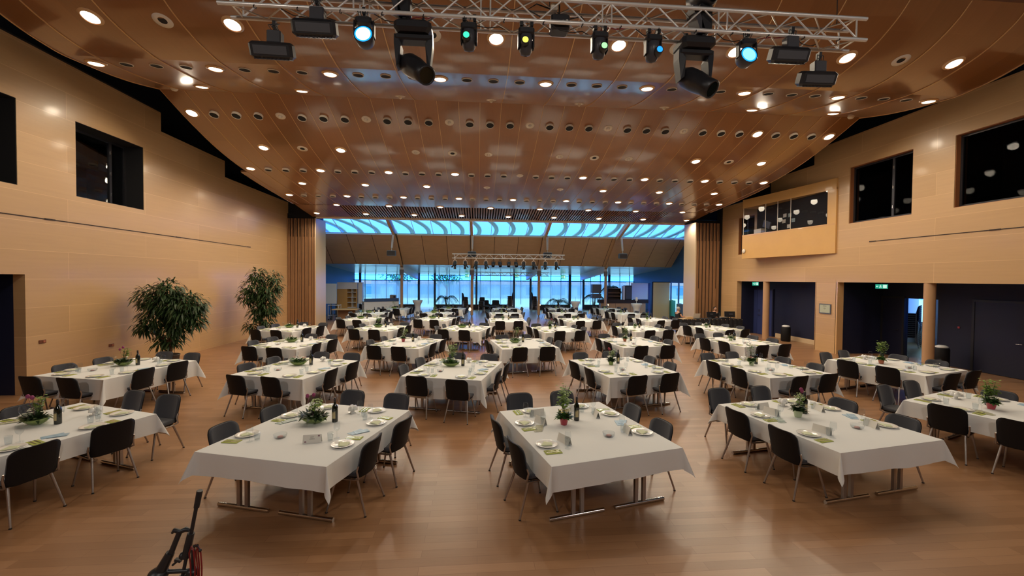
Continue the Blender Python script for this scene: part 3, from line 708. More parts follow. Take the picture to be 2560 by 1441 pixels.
# small moving heads (shells with an offset lit lens)
def lens_mat(nm, col, s): M[nm] = emis(nm, col, s)
lens_mat('lens_rim', (.01, .35, 1), 1.6); lens_mat('lens_green', (.05, 1, .45), 1.6); lens_mat('lens_yellow', (.95, .95, .12), 1.4); lens_mat('lens_lime', (.35, 1, .35), 1.6); lens_mat('lens_blue', (.02, .28, 1), 1.8); lens_mat('lens_white', (.55, .95, 1), 2.2); lens_mat('lens_white2', (.28, .72, 1), 1.4)
def clamp(q, x, y, z):
    q.box(x-.02, x+.02, y-.035, y+.035, z-.05, z+.03); q.box(x-.012, x+.012, y-.012, y+.012, z-.1, z-.04)
def small_head(x, label, lens, lx, lz, dz=0):
    t = thing('moving_head_light', label, 'stage light', (x, TY+.02, TZ-.03+dz))
    q = MB()
    for a in (-.06, .07): clamp(q, a, 0, .03)
    q.obj('clamp', 'fixture', t)
    q = MB(); q.rbox((0, 0, -.10), (.20, .17, .09), .02); q.obj('base', 'fixture', t)
    q = MB()
    for s in (-1, 1): q.rbox((s*.093, .0, -.21), (.022, .10, .17), .008)
    q.obj('yoke', 'fixture', t)
    q = MB(); q.lathe([(.02, .13), (.07, .12), (.085, .03), (.08, -.08), (.06, -.12), (.02, -.13)], 16, (0, .01, -.24), 1, 1, Matrix.Rotation(.35, 3, 'X'))
    h = q.obj('head', 'fixture2', t)
    Mx = Matrix.Rotation(pi/2, 3, 'X')
    q = MB(); q.lathe([(.052, -.03), (.052, .06), (.045, .075), (.038, .07)], 18, (lx, -.06, lz), 1, 1, Mx); q.obj('lens_tube', 'fixture', h)
    q = MB(); q.disc((lx, -.125, lz), .04, 18, Mx, up=True); q.obj('lens', lens, h, None)
    q = MB(); 
    for k in range(3): q.path([(-.05+.05*k, 0, -.06), (-.03+.05*k, -.05, -.0), (-.06+.05*k, .0, .05)], .004, 5)
    q.obj('cable', 'cable', t); return t
small_head(-.14, 'small black moving light with a green lens, leftmost of the four coloured ones', 'lens_green', -.03, -.25)
small_head(.58, 'small black moving light with a yellow lens under the truss', 'lens_yellow', -.02, -.25, -.02)
small_head(1.53, 'small black moving light with a lime green lens, left of the blue one', 'lens_lime', .03, -.27, -.02)
small_head(2.24, 'small black moving light with a deep blue lens under the truss', 'lens_blue', .04, -.28, -.02)
# two LED wash lights glowing blue white
def wash(x, label, lens, r=.105, dz=0, rz=0):
    t = thing('wash_light', label, 'stage light', (x, TY+.02, TZ-.02+dz), rz)
    q = MB(); clamp(q, 0, 0, .03)
    for k in range(5): q.path([(-.06+.03*k, .02, .06), (-.07+.03*k, -.04, .0), (-.05+.02*k, -.02, -.06)], .005, 5)
    q.obj('clamp', 'fixture', t)
    q = MB(); q.rbox((0, 0, -.10), (.20, .16, .07), .02); q.obj('base', 'fixture', t)
    q = MB()
    for s in (-1, 1): q.rbox((s*.115, 0, -.2), (.02, .09, .2), .008)
    q.obj('yoke', 'fixture', t)
    A = Matrix.Rotation(pi/2-.18, 3, 'X'); q = MB(); q.lathe([(.06, -.12), (.105, -.08), (.122, .06), (.112, .07)], 24, (0, 0, -.29), 1, 1, A); h = q.obj('head', 'fixture2', t)
    q = MB(); q.disc(Vector((0,0,-.29))+A @ Vector((0,0,.064)), r*.84, 24, A, up=True); q.obj('lens', lens, h)
    q = MB(); q.disc(Vector((0,0,-.29))+A @ Vector((0,0,.062)), r, 24, A, up=True); q.obj('lens_rim', 'lens_rim', h)
    lt = bpy.data.lights.new('wash_beam', 'SPOT'); lt.energy = 55; lt.color = (.25, .6, 1); lt.spot_size = radians(70); lt.shadow_soft_size = .05
    lo = bpy.data.objects.new('wash_beam', lt); C.objects.link(lo); lo.parent = h; lo.location = Vector((0,0,-.29))+A @ Vector((0,0,.09)); lo.rotation_euler = (A @ Matrix.Rotation(pi, 3, 'X')).to_euler()
    return t
wash(-1.42, 'round wash light glowing bright blue-white, left of the large black moving head', 'lens_white')
wash(3.52, 'round wash light with a pale blue glowing face, right part of the truss', 'lens_white2')
# wide flood bars
M['floodglass'] = mat('flood_glass', (.10, .105, .12), .25)
def flood(x, z, y, label, rz=0):
    t = thing('flood_light', label, 'stage light', (x, y, z), rz)
    A = Matrix.Rotation(.42, 3, 'X'); q = MB(); q.rbox((0, 0, 0), (.52, .16, .19), .03, A); q.obj('housing', 'fixture', t)
    q = MB(); q.rbox(A @ Vector((0, -.082, .0)), (.40, .008, .10), .003, A); q.obj('glass', 'floodglass', t)
    q = MB()
    for k in range(9): q.obox(A @ Vector((-.2+k*.05, .0, -.098)), (.025, .13, .012), A)
    q.obj('heat_sink', 'fixture', t)
    q = MB(); q.rbox((.03, .01, .16), (.17, .12, .16), .012); q.obj('driver_box', 'fixture2', t)
    q = MB(); clamp(q, .03, 0, .33)
    for k in range(4): q.path([(.0+.03*k, 0, .24), (-.03+.03*k, -.05, .29), (.02+.02*k, .02, .35)], .005, 5)
    q.obj('clamp', 'fixture', t); return t
flood(-2.62, 5.62, TY+TS-.02, 'wide black flood light, lower left one hanging at the truss end', .03)
flood(-2.0, 5.78, TY, 'wide black flood light, second from left under the truss', .0)
flood(4.1, 5.76, TY, 'wide black flood light, right of the pale blue wash light', -.02)
flood(4.72, 5.60, TY+TS-.02, 'wide black flood light, lowest one at the right truss end', -.05)
# two big moving heads hanging, two standing on the truss
def big_head(x, label, flip=False, hz=0, ang=.45):
    t = thing('large_moving_head_light', label, 'stage light', (x, TY+.16, TZ-.02))
    q = MB(); q.rbox((0, 0, -.10), (.46, .34, .15), .04); q.obj('base', 'fixture', t)
    q = MB()
    for a in (-.12, .12): clamp(q, a, 0, .02)
    q.obj('clamp', 'fixture', t)
    q = MB()
    for s in (-1, 1):
        q.add([(s*.20, -.07, -.18), (s*.15, -.09, -.30), (s*.17, -.09, -.55), (s*.21, -.07, -.58), (s*.24, -.07, -.30), (s*.24, -.07, -.18),
               (s*.20, .09, -.18), (s*.15, .09, -.30), (s*.17, .07, -.55), (s*.21, .07, -.58), (s*.24, .09, -.30), (s*.24, .09, -.18)],
              [(0,1,2,3,4,5), (6,11,10,9,8,7)]+[(i, i+6, (i+1) % 6+6, (i+1) % 6) for i in range(6)])
    q.rbox((0, 0, -.21), (.46, .18, .08), .02)
    q.obj('yoke', 'fixture', t)
    A = Vector((hz, -.62, -ang)).to_track_quat('Z', 'Y').to_matrix(); c = Vector((0, -.01, -.56))
    q = MB(); q.lathe([(.03, -.24), (.10, -.22), (.145, -.1), (.145, .06), (.125, .20), (.125, .32), (.105, .33), (.10, .31)], 22, c, 1, .95, A); h = q.obj('head', 'fixture', t)
    q = MB(); q.disc(c+A @ Vector((0, 0, .315)), .1, 20, A, up=True); q.obj('lens', 'bottle', h)
    q = MB()
    for k in range(3): q.rbox(c+A @ Vector((.11, -.08, -.12+.07*k)), (.02, .05, .03), .004, A)
    q.obj('vent_grille', 'fixture2', h)
    return t
big_head(-.84, 'large black moving head hanging left of centre, lens turned down right', hz=.62, ang=.62)
big_head(2.87, 'large black moving head hanging right of centre beside the blue lens', hz=.45, ang=.62)
def top_head(x, label):
    t = thing('upright_moving_head_light', label, 'stage light', (x, TY+.14, TZ+.02))
    q = MB(); q.rbox((0, 0, .20), (.17, .2, .36), .02); q.obj('base', 'fixture', t)
    q = MB(); q.add([(-.2, -.1, .33), (-.12, -.1, .33), (-.02, -.1, .02), (-.09, -.1, .02), (-.2, .1, .33), (-.12, .1, .33), (-.02, .1, .02), (-.09, .1, .02)], [(0,1,2,3), (4,7,6,5), (0,4,5,1), (1,5,6,2), (2,6,7,3), (3,7,4,0)]); q.obj('bracket', 'fixture2', t)
    q = MB(); q.lathe([(.03, -.22), (.12, -.17), (.135, 0), (.12, .18), (.09, .2)], 18, (-.02, 0, .50), 1, 1, Matrix.Rotation(.3, 3, 'Z') @ Matrix.Rotation(1.9, 3, 'X')); q.obj('head', 'fixture', t)
top_head(-.96, 'black moving head standing on the truss above the left large one')
top_head(2.98, 'black moving head standing on the truss above the right large one')
t = thing('chain_hoist', 'black hoist box with connectors inside the truss centre', 'hoist', (1.03, TY+.15, TZ+.05))
q = MB(); q.rbox((0, 0, 0), (.24, .2, .2), .02); q.obj('housing', 'fixture', t)
q = MB(); q.rbox((-.08, -.05, .19), (.09, .08, .08), .01); q.rbox((.03, -.11, -.02), (.03, .02, .05), .005); q.rbox((.08, -.11, .0), (.03, .02, .03), .005); q.obj('connector', 'ventwhite', t)
q = MB(); q.path([(-.1, 0, .2), (-.3, 0, .26), (-.42, .0, .18), (-.25, 0, .1)], .008, 5); q.path([(.1, 0, .08), (.28, -.05, .1), (.36, -.1, -.05)], .008, 5); q.tube((0, 0, .1), (0, 0, 9.5-TZ-.05), .01, n=6); q.obj('cable', 'cable', t)

# far truss with theatre spots above the foyer tables
ft = truss('foyer_truss', 'far aluminium truss hung before the sloping panel with spotlights under it', -1.55, 5.35, 26.2, 4.03, .26, .022, 22)
q = MB()
for x in (1.0, 5.9): q.tube((x, .13, .26), (x, .13, 2.2), .008, n=5)
q.obj('suspension_cable', 'cable', ft)
ft2 = truss('foyer_truss', 'second far truss behind and below, seen against the bright glazing', -.25, 5.6, 33.5, 3.02, .26, .022, 20)
q = MB()
for x in (.8, 5.0): q.tube((x, .13, .26), (x, .13, .40), .008, n=5)
q.obj('suspension_cable', 'cable', ft2)
def far_spot(x, label, open_=True, tilt=.4, hz=0):
    t = thing('theatre_spotlight', label, 'spotlight', (x, 26.22, 4.0), hz, 'spotlights on the far truss')
    q = MB()
    q.box(-.02, .02, -.02, .02, -.1, .02)
    for s in (-1, 1): q.path([(0, 0, -.09), (s*.09, 0, -.12), (s*.13, 0, -.2), (s*.12, 0, -.34)], .011, 6)
    q.obj('yoke', 'alu' if open_ else 'fixture', t)
    A = Matrix.Rotation(pi-tilt, 3, 'X'); q = MB(); c = Vector((0, 0, -.32))
    q.lathe([(.03, -.17), (.10, -.13), (.11, .04), (.10, .17), (.09, .17)], 16, c, 1, 1, A); q.obj('housing', 'fixture', t)
    if open_:
        q = MB()
        for a, b_ in ((.1, 0), (-.1, 0), (0, .1), (0, -.1)):
            p = c+A @ Vector((a, b_, .17)); e = c+A @ Vector((a*1.7, b_*1.7, .29)); sd = A @ Vector((.07 if b_ else 0, .07 if a else 0, 0)); q.add([p-sd, p+sd, e+sd*1.2, e-sd*1.2], [(0,1,2,3)])
        q.obj('barn_door', 'fixture', t)
    return t
xs = [-1.45, -.86, -.22, .36, .78, 1.20, 1.70, 2.16, 2.62, 3.2, 4.0, 4.6, 5.2]
xs = [-1.42, -.82, -.18, .4, .84, 1.24, 1.76, 2.2, 2.65, 3.25, 3.95, 4.62]
pl = ['outermost left', 'second from left', 'third from left', 'fourth from left with a sparkling rim', 'short plain one, fifth from left', 'short plain one, sixth from left', 'short plain one, seventh from left', 'short plain one with pale side, eighth from left', 'ninth from left', 'fourth from the right end less one', 'next to last on the right', 'outermost right']
pl[9] = 'third from the right end'
for k, x in enumerate(xs): far_spot(x*1.06+.02, 'black spotlight on the far truss, '+pl[k], not 4 <= k <= 7, .45 if k != 0 else .6, (.3 if k % 2 else -.2))
# loudspeakers hung from the beams
for k, x in enumerate(BX):
    t = thing('hanging_loudspeaker', 'dark loudspeaker on a pale tube, %s of four below the skylight beams' % ORD[k], 'loudspeaker', (x+(.04 if k else .0), 26.6, 4.30), 0, 'hanging loudspeakers')
    q = MB(); q.rbox((0, 0, 0), (.54, .3, .33), .03); q.obj('cabinet', 'spkgrey', t)
    q = MB(); q.box(-.24, .24, -.16, -.15, -.13, .13); q.obj('grille', 'fixture', t)
    q = MB(); q.tube((0, 0, .16), (0.02*(1 if k < 2 else -1), 0, .34), .02); q.tube((.02*(1 if k < 2 else -1), 0, .34), (.09*(1.2-k*.8), -.05, 1.15), .055, .06, 10); q.obj('suspension_tube', 'ventwhite', t)

# ================================================================ CHAIRS
def panel(mb, rows, front, back, nu=8):
    """rows: list of (s, halfwidth); front/back: fn(u,s)->point"""
    n = len(rows); vs = []; fs = []
    for fn in (front, back):
        for s_, hw in rows:
            for i in range(nu+1): vs.append(fn(hw*(2*i/nu-1), s_))
    W = nu+1; o = n*W
    for j in range(n-1):
        for i in range(nu):
            a = j*W+i; fs.append((a, a+1, a+W+1, a+W)); fs.append((o+a, o+a+W, o+a+W+1, o+a+1))
        a = j*W; fs.append((a, a+W, o+a+W, o+a)); a = j*W+nu; fs.append((a+W, a, o+a, o+a+W))
    for i in range(nu):
        fs.append((i+1, i, o+i, o+i+1)); a = (n-1)*W+i; fs.append((a, a+1, o+a+1, o+a))
    return mb.add(vs, fs, True)
def rrows(h0, h1, w0, w1, r, k=4, rb=None):
    rb = rb or r; out = []
    for j in range(k+1):
        a = pi/2*j/k; out.append((h0+rb*(1-cos(a)), -rb+rb*sin(a)))
    rows = [(s_, None, d) for s_, d in out]
    top = [(h1-r*(1-cos(pi/2*j/k)), None, -r+r*sin(pi/2*j/k)) for j in range(k, -1, -1)]
    mid = [(h0+rb+(h1-r-h0-rb)*j/3, None, 0) for j in (1, 2)]
    res = []
    for s_, _, d in rows+mid+top:
        t = (s_-h0)/(h1-h0); res.append((s_, (w0+(w1-w0)*t)/2+d))
    return res
def build_chair():
    t = thing('banquet_chair', '', 'chair')
    def by(s_): return -.205-(s_-.42)*.22          # backrest lean
    bow = lambda x: .06*(x/.235)**2
    f = lambda x, s_: (x, by(s_)+bow(x)+.018, s_); m_ = lambda x, s_: (x, by(s_)+bow(x), s_); k_ = lambda x, s_: (x, by(s_)+bow(x)-.014, s_)
    q = MB(); panel(q, rrows(.485, .835, .44, .445, .085), f, m_); q.obj('backrest', 'fabric', t)
    q = MB(); panel(q, rrows(.43, .84, .44, .455, .09, rb=.04), m_, k_); q.obj('back_shell', 'shell', t)
    q = MB(); sf = lambda x, s_: (x, s_, .485-.018*abs(s_/.23)**3*(1 if s_ > 0 else .3)); sb = lambda x, s_: (x, s_, .445)
    panel(q, rrows(-.20, .235, .41, .47, .08), lambda x, s_: sf(x, s_), sb); q.obj('seat', 'fabric', t)
    q = MB(); panel(q, rrows(-.20, .22, .40, .45, .07), lambda x, s_: (x, s_, .445), lambda x, s_: (x*.9, s_*.9, .415)); q.obj('seat_shell', 'shell', t)
    q = MB()
    for s in (-1, 1):
        q.path([(s*.20, .15, .405), (s*.21, -.12, .405), (s*.232, -.185, .43), (s*.236, -.165, .52), (s*.236, -.185, .58)], .012, 6)
    q.tube((-.2, .13, .405), (.2, .13, .405), .011); q.tube((-.21, -.11, .405), (.21, -.11, .405), .011); q.obj('seat_frame', 'legmetal', t)
    for sx_, sy_ in ((-1, 1), (1, 1), (-1, -1), (1, -1)):
        p = MB(); a = (sx_*.185, sy_*.13 - .01, .41); e = (sx_*.235, .215 if sy_ > 0 else -.27, .012)
        p.tube(a, e, .0155, .011, 8); l = p.obj('leg', 'legmetal', t)
        p = MB(); p.tube(e, (e[0]*1.003, e[1], 0), .014, .015, 8); p.obj('foot_cap', 'rubber', l)
    return t
chair0 = build_chair(); chair_used = [False]
CG = 'padded chairs around the banquet tables'
def chair(x, y, rz, label, group=CG):
    if not chair_used[0]: chair_used[0] = True; o = chair0; o['label'] = label; o.location = (x, y, 0); o.rotation_euler.z = rz; o['group'] = group
    else: o = dup(chair0, (x, y, 0), rz, label, group)
    return o

# ================================================================ TABLES
TW, TL, TH = 1.69, 1.94, .735
def build_table():
    t = thing('folding_table', '', 'table')
    q = MB(); q.box(-TW/4+.004, TW/4-.004, -TL/2+.01, TL/2-.01, TH-.03, TH-.002); q.obj('tabletop', 'birch', t)
    for s in (-1, 1):
        y = s*(TL/2-.22); q = MB()
        for x in (-.055, .055): q.box(x-.022, x+.022, y-.018, y+.018, .04, TH-.03)
        l = q.obj('leg', 'legmetal', t)
        q = MB(); q.tube((-.35, y, .024), (.35, y, .024), .024, n=10); q.obj('foot', 'chrome', l)
    return t
table0 = build_table(); table_used = [False]
def table(x, y, rz, label):
    if not table_used[0]: table_used[0] = True; o = table0; o['label'] = label; o.location = (x, y, 0); o.rotation_euler.z = rz; o['group'] = 'folding tables under the cloths'
    else: o = dup(table0, (x, y, 0), rz, label, 'folding tables under the cloths')
    return o
def cloth_mb(dn, df, ds, seed, big=None):
    """cloth top plus skirt; drops near, far and at the sides"""
    rnd = random.Random(seed); q = MB(); hx, hy = TW/2+.006, TL/2+.006; z0 = TH+.006
    q.add([(-hx+.01,-hy+.01,z0),(hx-.01,-hy+.01,z0),(hx-.01,hy-.01,z0),(-hx+.01,hy-.01,z0)], [(0,1,2,3)])
    per = []   # (point, outward, drop, ripple weight)
    N = 18; K = 14
    cs = [(hx,-hy,0),(hx,hy,1),(-hx,hy,2),(-hx,-hy,3)]
    sd = [(( -hx,-hy),(hx,-hy),(0,-1),dn),((hx,-hy),(hx,hy),(1,0),ds),((hx,hy),(-hx,hy),(0,1),df),((-hx,hy),(-hx,-hy),(-1,0),ds)]
    for k, (a, c, n_, d) in enumerate(sd):
        for i in range(N+1):
            t = i/N; per.append((a[0]+(c[0]-a[0])*t, a[1]+(c[1]-a[1])*t, n_[0], n_[1], d, 1-abs(2*t-1)**3))
        n2 = sd[(k+1) % 4][2]; d2 = sd[(k+1) % 4][3]
        for i in range(1, K):
            th = pi/2*i/K; ox, oy = n_[0]*cos(th)+n2[0]*sin(th), n_[1]*cos(th)+n2[1]*sin(th)
            D = min(d/max(cos(th), 1e-3), d2/max(sin(th), 1e-3)); per.append((c[0], c[1], ox, oy, D, -(sin(2*th)**2)))
    ph = [rnd.uniform(0, 6.28) for _ in range(4)]; J = 6; vs = []; n = len(per)
    for j in range(J+1):
        s = j/J
        for i, (x, y, ox, oy, d, wgt) in enumerate(per):
            a = 2*pi*i/n; rip = .5*sin(9*a+ph[0])+.35*sin(17*a+ph[1])+.25*sin(31*a+ph[2])
            if wgt >= 0: out = .008+s*(.018+.022*rip*wgt); z = z0-.004-d*s*(1+.05*sin(5*a+ph[3])*s)
            else: out = .008+s*d*(.10+.30*(-wgt)); z = z0-.004-d*s*sqrt(max(.1, 1-(.10+.28*(-wgt))**2))
            if j == 0: out = .004; z = z0-.003
            vs.append((x+ox*out, y+oy*out, z))
    fs = []
    for j in range(J):
        for i in range(n): fs.append((j*n+i, (j+1)*n+i, (j+1)*n+(i+1) % n, j*n+(i+1) % n))
    q.add(vs, fs, True)
    # rim joining the top to the skirt
    o = [(-hx+.01,-hy+.01,z0),(hx-.01,-hy+.01,z0),(hx-.01,hy-.01,z0),(-hx+.01,hy-.01,z0)]
    e = [(-hx-.004,-hy-.004,z0-.003),(hx+.004,-hy-.004,z0-.003),(hx+.004,hy+.004,z0-.003),(-hx-.004,hy+.004,z0-.003)]
    q.add(o+e, [(i, i+4, (i+1) % 4+4, (i+1) % 4) for i in range(4)], True)
    if big:   # cloth pulled down lower at the far left, hanging in folds
        x0, x1, dz = big; m = 24; vs = []
        for j in range(6):
            s = j/5
            for i in range(m+1):
                t = i/m; vs.append((x0+(x1-x0)*t+.02*sin(t*20)*s, hy+.03+.05*s*sin(t*26+.5)+.02*s, TH-.02-dz*s*(.55+.45*sin(pi*t)**.5)))
        q.add(vs, [(j*(m+1)+i, (j+1)*(m+1)+i, (j+1)*(m+1)+i+1, j*(m+1)+i+1) for j in range(5) for i in range(m)], True)
    return q

# ---- tableware prototypes
TT = TH+.006
def pr_plate():
    q = MB(); q.lathe([(.001, .008), (.075, .008), (.085, .012), (.132, .024), (.136, .022), (.09, .004), (.06, 0), (.001, 0)], 24); return q.mesh('plate', 'porcelain')
plateM = pr_plate()
q = MB(); q.add([(-.07,-.05,.013),(.075,-.06,.014),(.02,.075,.014),(-.07,.05,.013),(-.06,-.045,.021),(.06,-.05,.020),(.01,.06,.022)], [(0,1,2,3),(4,5,6),(0,1,5,4),(1,2,6,5),(2,3,6),(3,0,4,6)]); paperM = q.mesh('paper_napkin', 'palegreen')
q = MB(); q.rbox((0,0,.004), (.11,.20,.008), .003); napM = q.mesh('napkin', 'lime')
q = MB(); q.box(-.028,-.018,-.09,.05,.008,.012); q.box(-.033,-.013,.05,.09,.008,.011); forkM = q.mesh('fork', 'steel')
q = MB(); q.box(.012,.022,-.09,.0,.008,.013); q.box(.010,.026,.0,.095,.008,.010); knifeM = q.mesh('knife', 'steel')
q = MB(); q.lathe([(.036,0),(.034,.003),(.006,.008),(.0035,.02),(.0035,.085),(.012,.095),(.032,.115),(.040,.145),(.037,.18),(.031,.21)], 14); wineM = q.mesh('wine_glass', 'glass')
q = MB(); q.lathe([(.001,.006),(.026,.006),(.028,0),(.030,.004),(.036,.10),(.035,.10),(.028,.012)], 14); tumM = q.mesh('water_glass', 'glass')
q = MB(); q.lathe([(.001,0),(.055,0),(.075,.02),(.08,.055),(.075,.055),(.068,.02),(.05,.008),(.001,.008)], 20); dishM = q.mesh('glass_dish', 'glass')
q = MB(); q.lathe([(.001,0),(.05,0),(.058,.012),(.03,.026),(.001,.028)], 14); floatM = q.mesh('candle_flower', 'petalk')
q = MB(); q.lathe([(.001,0),(.036,0),(.037,.01),(.037,.17),(.034,.195),(.016,.225),(.0135,.24),(.0135,.30),(.001,.30)], 18); botM = q.mesh('bottle_body', 'bottle')
q = MB(); q.lathe([(.0142,.255),(.0145,.262),(.0145,.302),(.001,.303)], 14); capM = q.mesh('capsule', 'capsule')
q = MB()
for i in range(6):
    a0, a1 = -pi/2-.55+i*.18, -pi/2-.55+(i+1)*.18
    q.add([(cos(a0)*.0378, sin(a0)*.0378, .05), (cos(a1)*.0378, sin(a1)*.0378, .05), (cos(a1)*.0378, sin(a1)*.0378, .14-(.02 if i in (1, 4) else 0)), (cos(a0)*.0378, sin(a0)*.0378, .14-(.03 if i in (0, 2) else 0))], [(0,1,2,3)])
labM = q.mesh('label', 'label')
q = MB(); q.lathe([(.001,.045),(.05,.045),(.06,.052),(.062,.049),(.03,.038),(.03,.0),(.036,.0)], 16)
q.lathe([(.001,0),(.045,.0),(.062,.012),(.064,.010),(.04,-.004)], 16)
for a in (0, 2.1, 4.2): q.lathe([(.001,.115),(.018,.115),(.036,.085),(.040,.052),(.037,.052),(.032,.085)], 12, (.035*cos(a), .035*sin(a), 0))
cupM = q.mesh('upturned_cups', 'porcelain')
q = MB(); q.add([(-.105,-.03,0),(.105,-.03,0),(.105,0,.095),(-.105,0,.095),(-.105,.03,0),(.105,.03,0)], [(0,1,2,3),(3,2,5,4)]); cardM = q.mesh('card', 'card')
def mo(name, me, parent=None, loc=(0,0,0), rz=0, parent_reg=True):
    o = bpy.data.objects.new(name, me); C.objects.link(o); o.location = loc; o.rotation_euler.z = rz
    if parent: o.parent = parent; KIDS.setdefault(parent.name, []).append(o)
    return o

# ---- flowers
def flowers(pos, rz, style, seed, label, lod=0):
    rnd = random.Random(seed); shape, potm, tall, cols, height = style; height *= 1.45
    t = thing('flower_bowl' if shape == 'boat' else 'potted_flowers', label, 'flowers', pos, rz, 'table flowers')
    q = MB()
    if shape == 'boat':
        n = 24; vs = []; prof = [(.35,0),(.40,.004),(.72,.04),(1.0,.085),(.95,.083),(.66,.045),(.05,.03)]
        for r, z in prof:
            for i in range(n):
                a = 2*pi*i/n; e = abs(cos(a))**3; vs.append((cos(a)*r*.21, sin(a)*r*.12*(1-.12*e), z+(.022*e if r > .8 else 0)))
        q.add(vs, [(k*n+i, k*n+(i+1) % n, (k+1)*n+(i+1) % n, (k+1)*n+i) for k in range(len(prof)-1) for i in range(n)], True); top = .08; rx, ry = .175, .10
    else:
        q.lathe([(.001,0),(.042,0),(.045,.01),(.062,.095),(.066,.10),(.062,.105),(.055,.098),(.001,.09)], 18); top = .095; rx = ry = .055
    q.obj('bowl' if shape == 'boat' else 'pot', potm, t)
    n = 130 if not lod else 60; q = MB()
    for k in range(n):
        a = rnd.uniform(0, 2*pi); r = sqrt(rnd.random()); x, y = cos(a)*r*rx*.8, sin(a)*r*ry*.8
        q.leaf((x, y, top+rnd.uniform(-.01, .03)), (cos(a)*(.3+r), sin(a)*(.3+r), rnd.uniform(.2, 1.9)), rnd.uniform(.07, .15), rnd.uniform(.03, .06), rnd.uniform(.1, .8))
    q.obj('foliage', 'leaf' if tall != 'dark' else 'leafd', t)
    if height > .15:
        q = MB(); tips = []
        for k in range(5):
            a = rnd.uniform(0, 2*pi); r = rnd.uniform(.0, .03); e = Vector((cos(a)*height*.22+.02, sin(a)*height*.2, top+height*rnd.uniform(.65, 1)))
            q.path([(cos(a)*r, sin(a)*r, top-.02), (cos(a)*(r+.02), sin(a)*(r+.02), top+height*.4), e], [.004, .003, .002], 5); tips.append(e)
        q.obj('stems', 'leafd' if tall != 'twig' else 'bark', t)
        if tall in ('bush', 'dark', 'twig'):
            q = MB()
            for k in range((260 if tall == 'bush' else 90) if not lod else 90):
                e = rnd.choice(tips); f_ = rnd.uniform(.45, 1.0); p = Vector((e.x*f_, e.y*f_, top+(e.z-top)*f_)); a = rnd.uniform(0, 2*pi); s_ = height*.13
                p += Vector((rnd.uniform(-s_, s_), rnd.uniform(-s_, s_), rnd.uniform(-s_*.5, s_*.5)))
                q.leaf(p, (cos(a), sin(a), rnd.uniform(-.2, .9)), rnd.uniform(.035, .06), rnd.uniform(.025, .042), .5)
            q.obj('upper_foliage', 'leafl' if tall != 'twig' else 'leaf', t)
    for cidx, cm in enumerate(cols):
        q = MB(); high = cm in ('petalp', 'petalr')
        for k in range((2 if high else 6) if not lod else (1 if high else 4)):
            a = rnd.uniform(0, 2*pi); r = rnd.uniform(.2, 1)
            if high: c = Vector((cos(a)*.09, sin(a)*.05, top+max(.2, height*.95)+rnd.uniform(-.03, .03))); q.path([(0, 0, top), (c.x*.5, c.y*.5, top+.1), c], .002, 4); q.ball(c, .024, 8, 6, (1, 1, 1.25))
            else:
                c = Vector((cos(a)*r*rx*(1 if shape == 'boat' else 1.35), sin(a)*r*ry*(1 if shape == 'boat' else 1.35), top+rnd.uniform(.05, .12)))
                for m_ in range(5): th = 2*pi*m_/5+a; q.leaf(c, (cos(th), sin(th), .45), .038, .03, .2)
                q.ball(c+Vector((0,0,.006)), .009, 6, 4)
        q.obj('blossoms', cm, t)
    return t
ST_ = dict(
 boatA=('boat','potgreen','dark',['petalw','petalp'],.22), boatB=('boat','potgreen','plain',['petalw','petalk'],.12), boatC=('boat','potgreen','bush',['petalw'],.30),
 red=('pot','potred','bush',['petaly','petalw'],.30), pale=('pot','potpale','dark',['petalw','petalp'],.20), twig=('pot','potpale','twig',['petalk'],.34),
 green=('pot','potgreen','dark',['petalw','petalr'],.20), terra=('pot','terracotta','bush',['petaly'],.30), redlow=('pot','potred','bush',['petalw'],.26), white=('pot','potpale','plain',['petalw','petalw'],.10))

# ================================================================ THE BANQUET
# (row, column, x, y, angle, flowers)
GRID = [
 (1, [(-5.84, 5.84, -22, 'boatA'), (-2.14, 5.70, -16.6, 'boatA'), (1.39, 5.52, 13.7, 'red'), (4.91, 5.62, 10.0, 'pale'), (8.35, 5.85, 20, 'redlow')]),
 (2, [(-7.80, 9.75, -14, 'boatA'), (-3.98, 9.62, -16.5, 'boatB'), (-.50, 9.35, -15.5, 'boatC'), (3.32, 9.42, 12, 'green'), (6.66, 9.22, 11, 'twig'), (10.06, 9.30, 17, 'terra')]),
 (3, [(-5.62, 13.15, -15, 'boatB'), (-2.22, 13.13, -17, 'redlow'), (1.38, 12.88, 8.5, 'boatC'), (4.98, 13.05, 9, 'terra'), (8.62, 13.1, 14, 'white')]),
 (4, [(-7.35, 16.95, -16, 'boatB'), (-3.92, 17.05, -16, 'boatC'), (-.52, 16.85, -17, 'boatB'), (3.12, 16.5, 13, 'green'), (6.70, 16.65, 11, 'white'), (9.85, 16.75, 13, 'white')]),
 (5, [(-5.62, 20.75, -14, 'boatC'), (-2.12, 20.80, -13, 'boatC'), (1.40, 20.15, 0, 'white'), (4.95, 20.25, 10, 'white'), (8.80, 20.45, 12, 'green')]),
 (6, [(-6.1, 24.2, -12, 'boatB'), (-2.4, 24.3, -8, 'boatC'), (1.55, 24.1, 2, 'white'), (5.15, 24.2, 9, 'white'), (8.75, 24.2, 12, 'white')]),
 (7, [(-5.35, 27.7, -8, 'boatC'), (-1.8, 27.7, -6, 'boatC'), (1.85, 27.7, 2, 'white'), (5.5, 27.9, 8, 'white'), (8.85, 27.8, 12, 'white')])]
RN = {1: 'front', 2: 'second', 3: 'third', 4: 'fourth', 5: 'fifth', 6: 'sixth', 7: 'rearmost'}
def colname(c, n): return 'leftmost' if c == 0 else 'rightmost' if c == n-1 else 'centre' if n % 2 and c == n//2 else ORD[c]
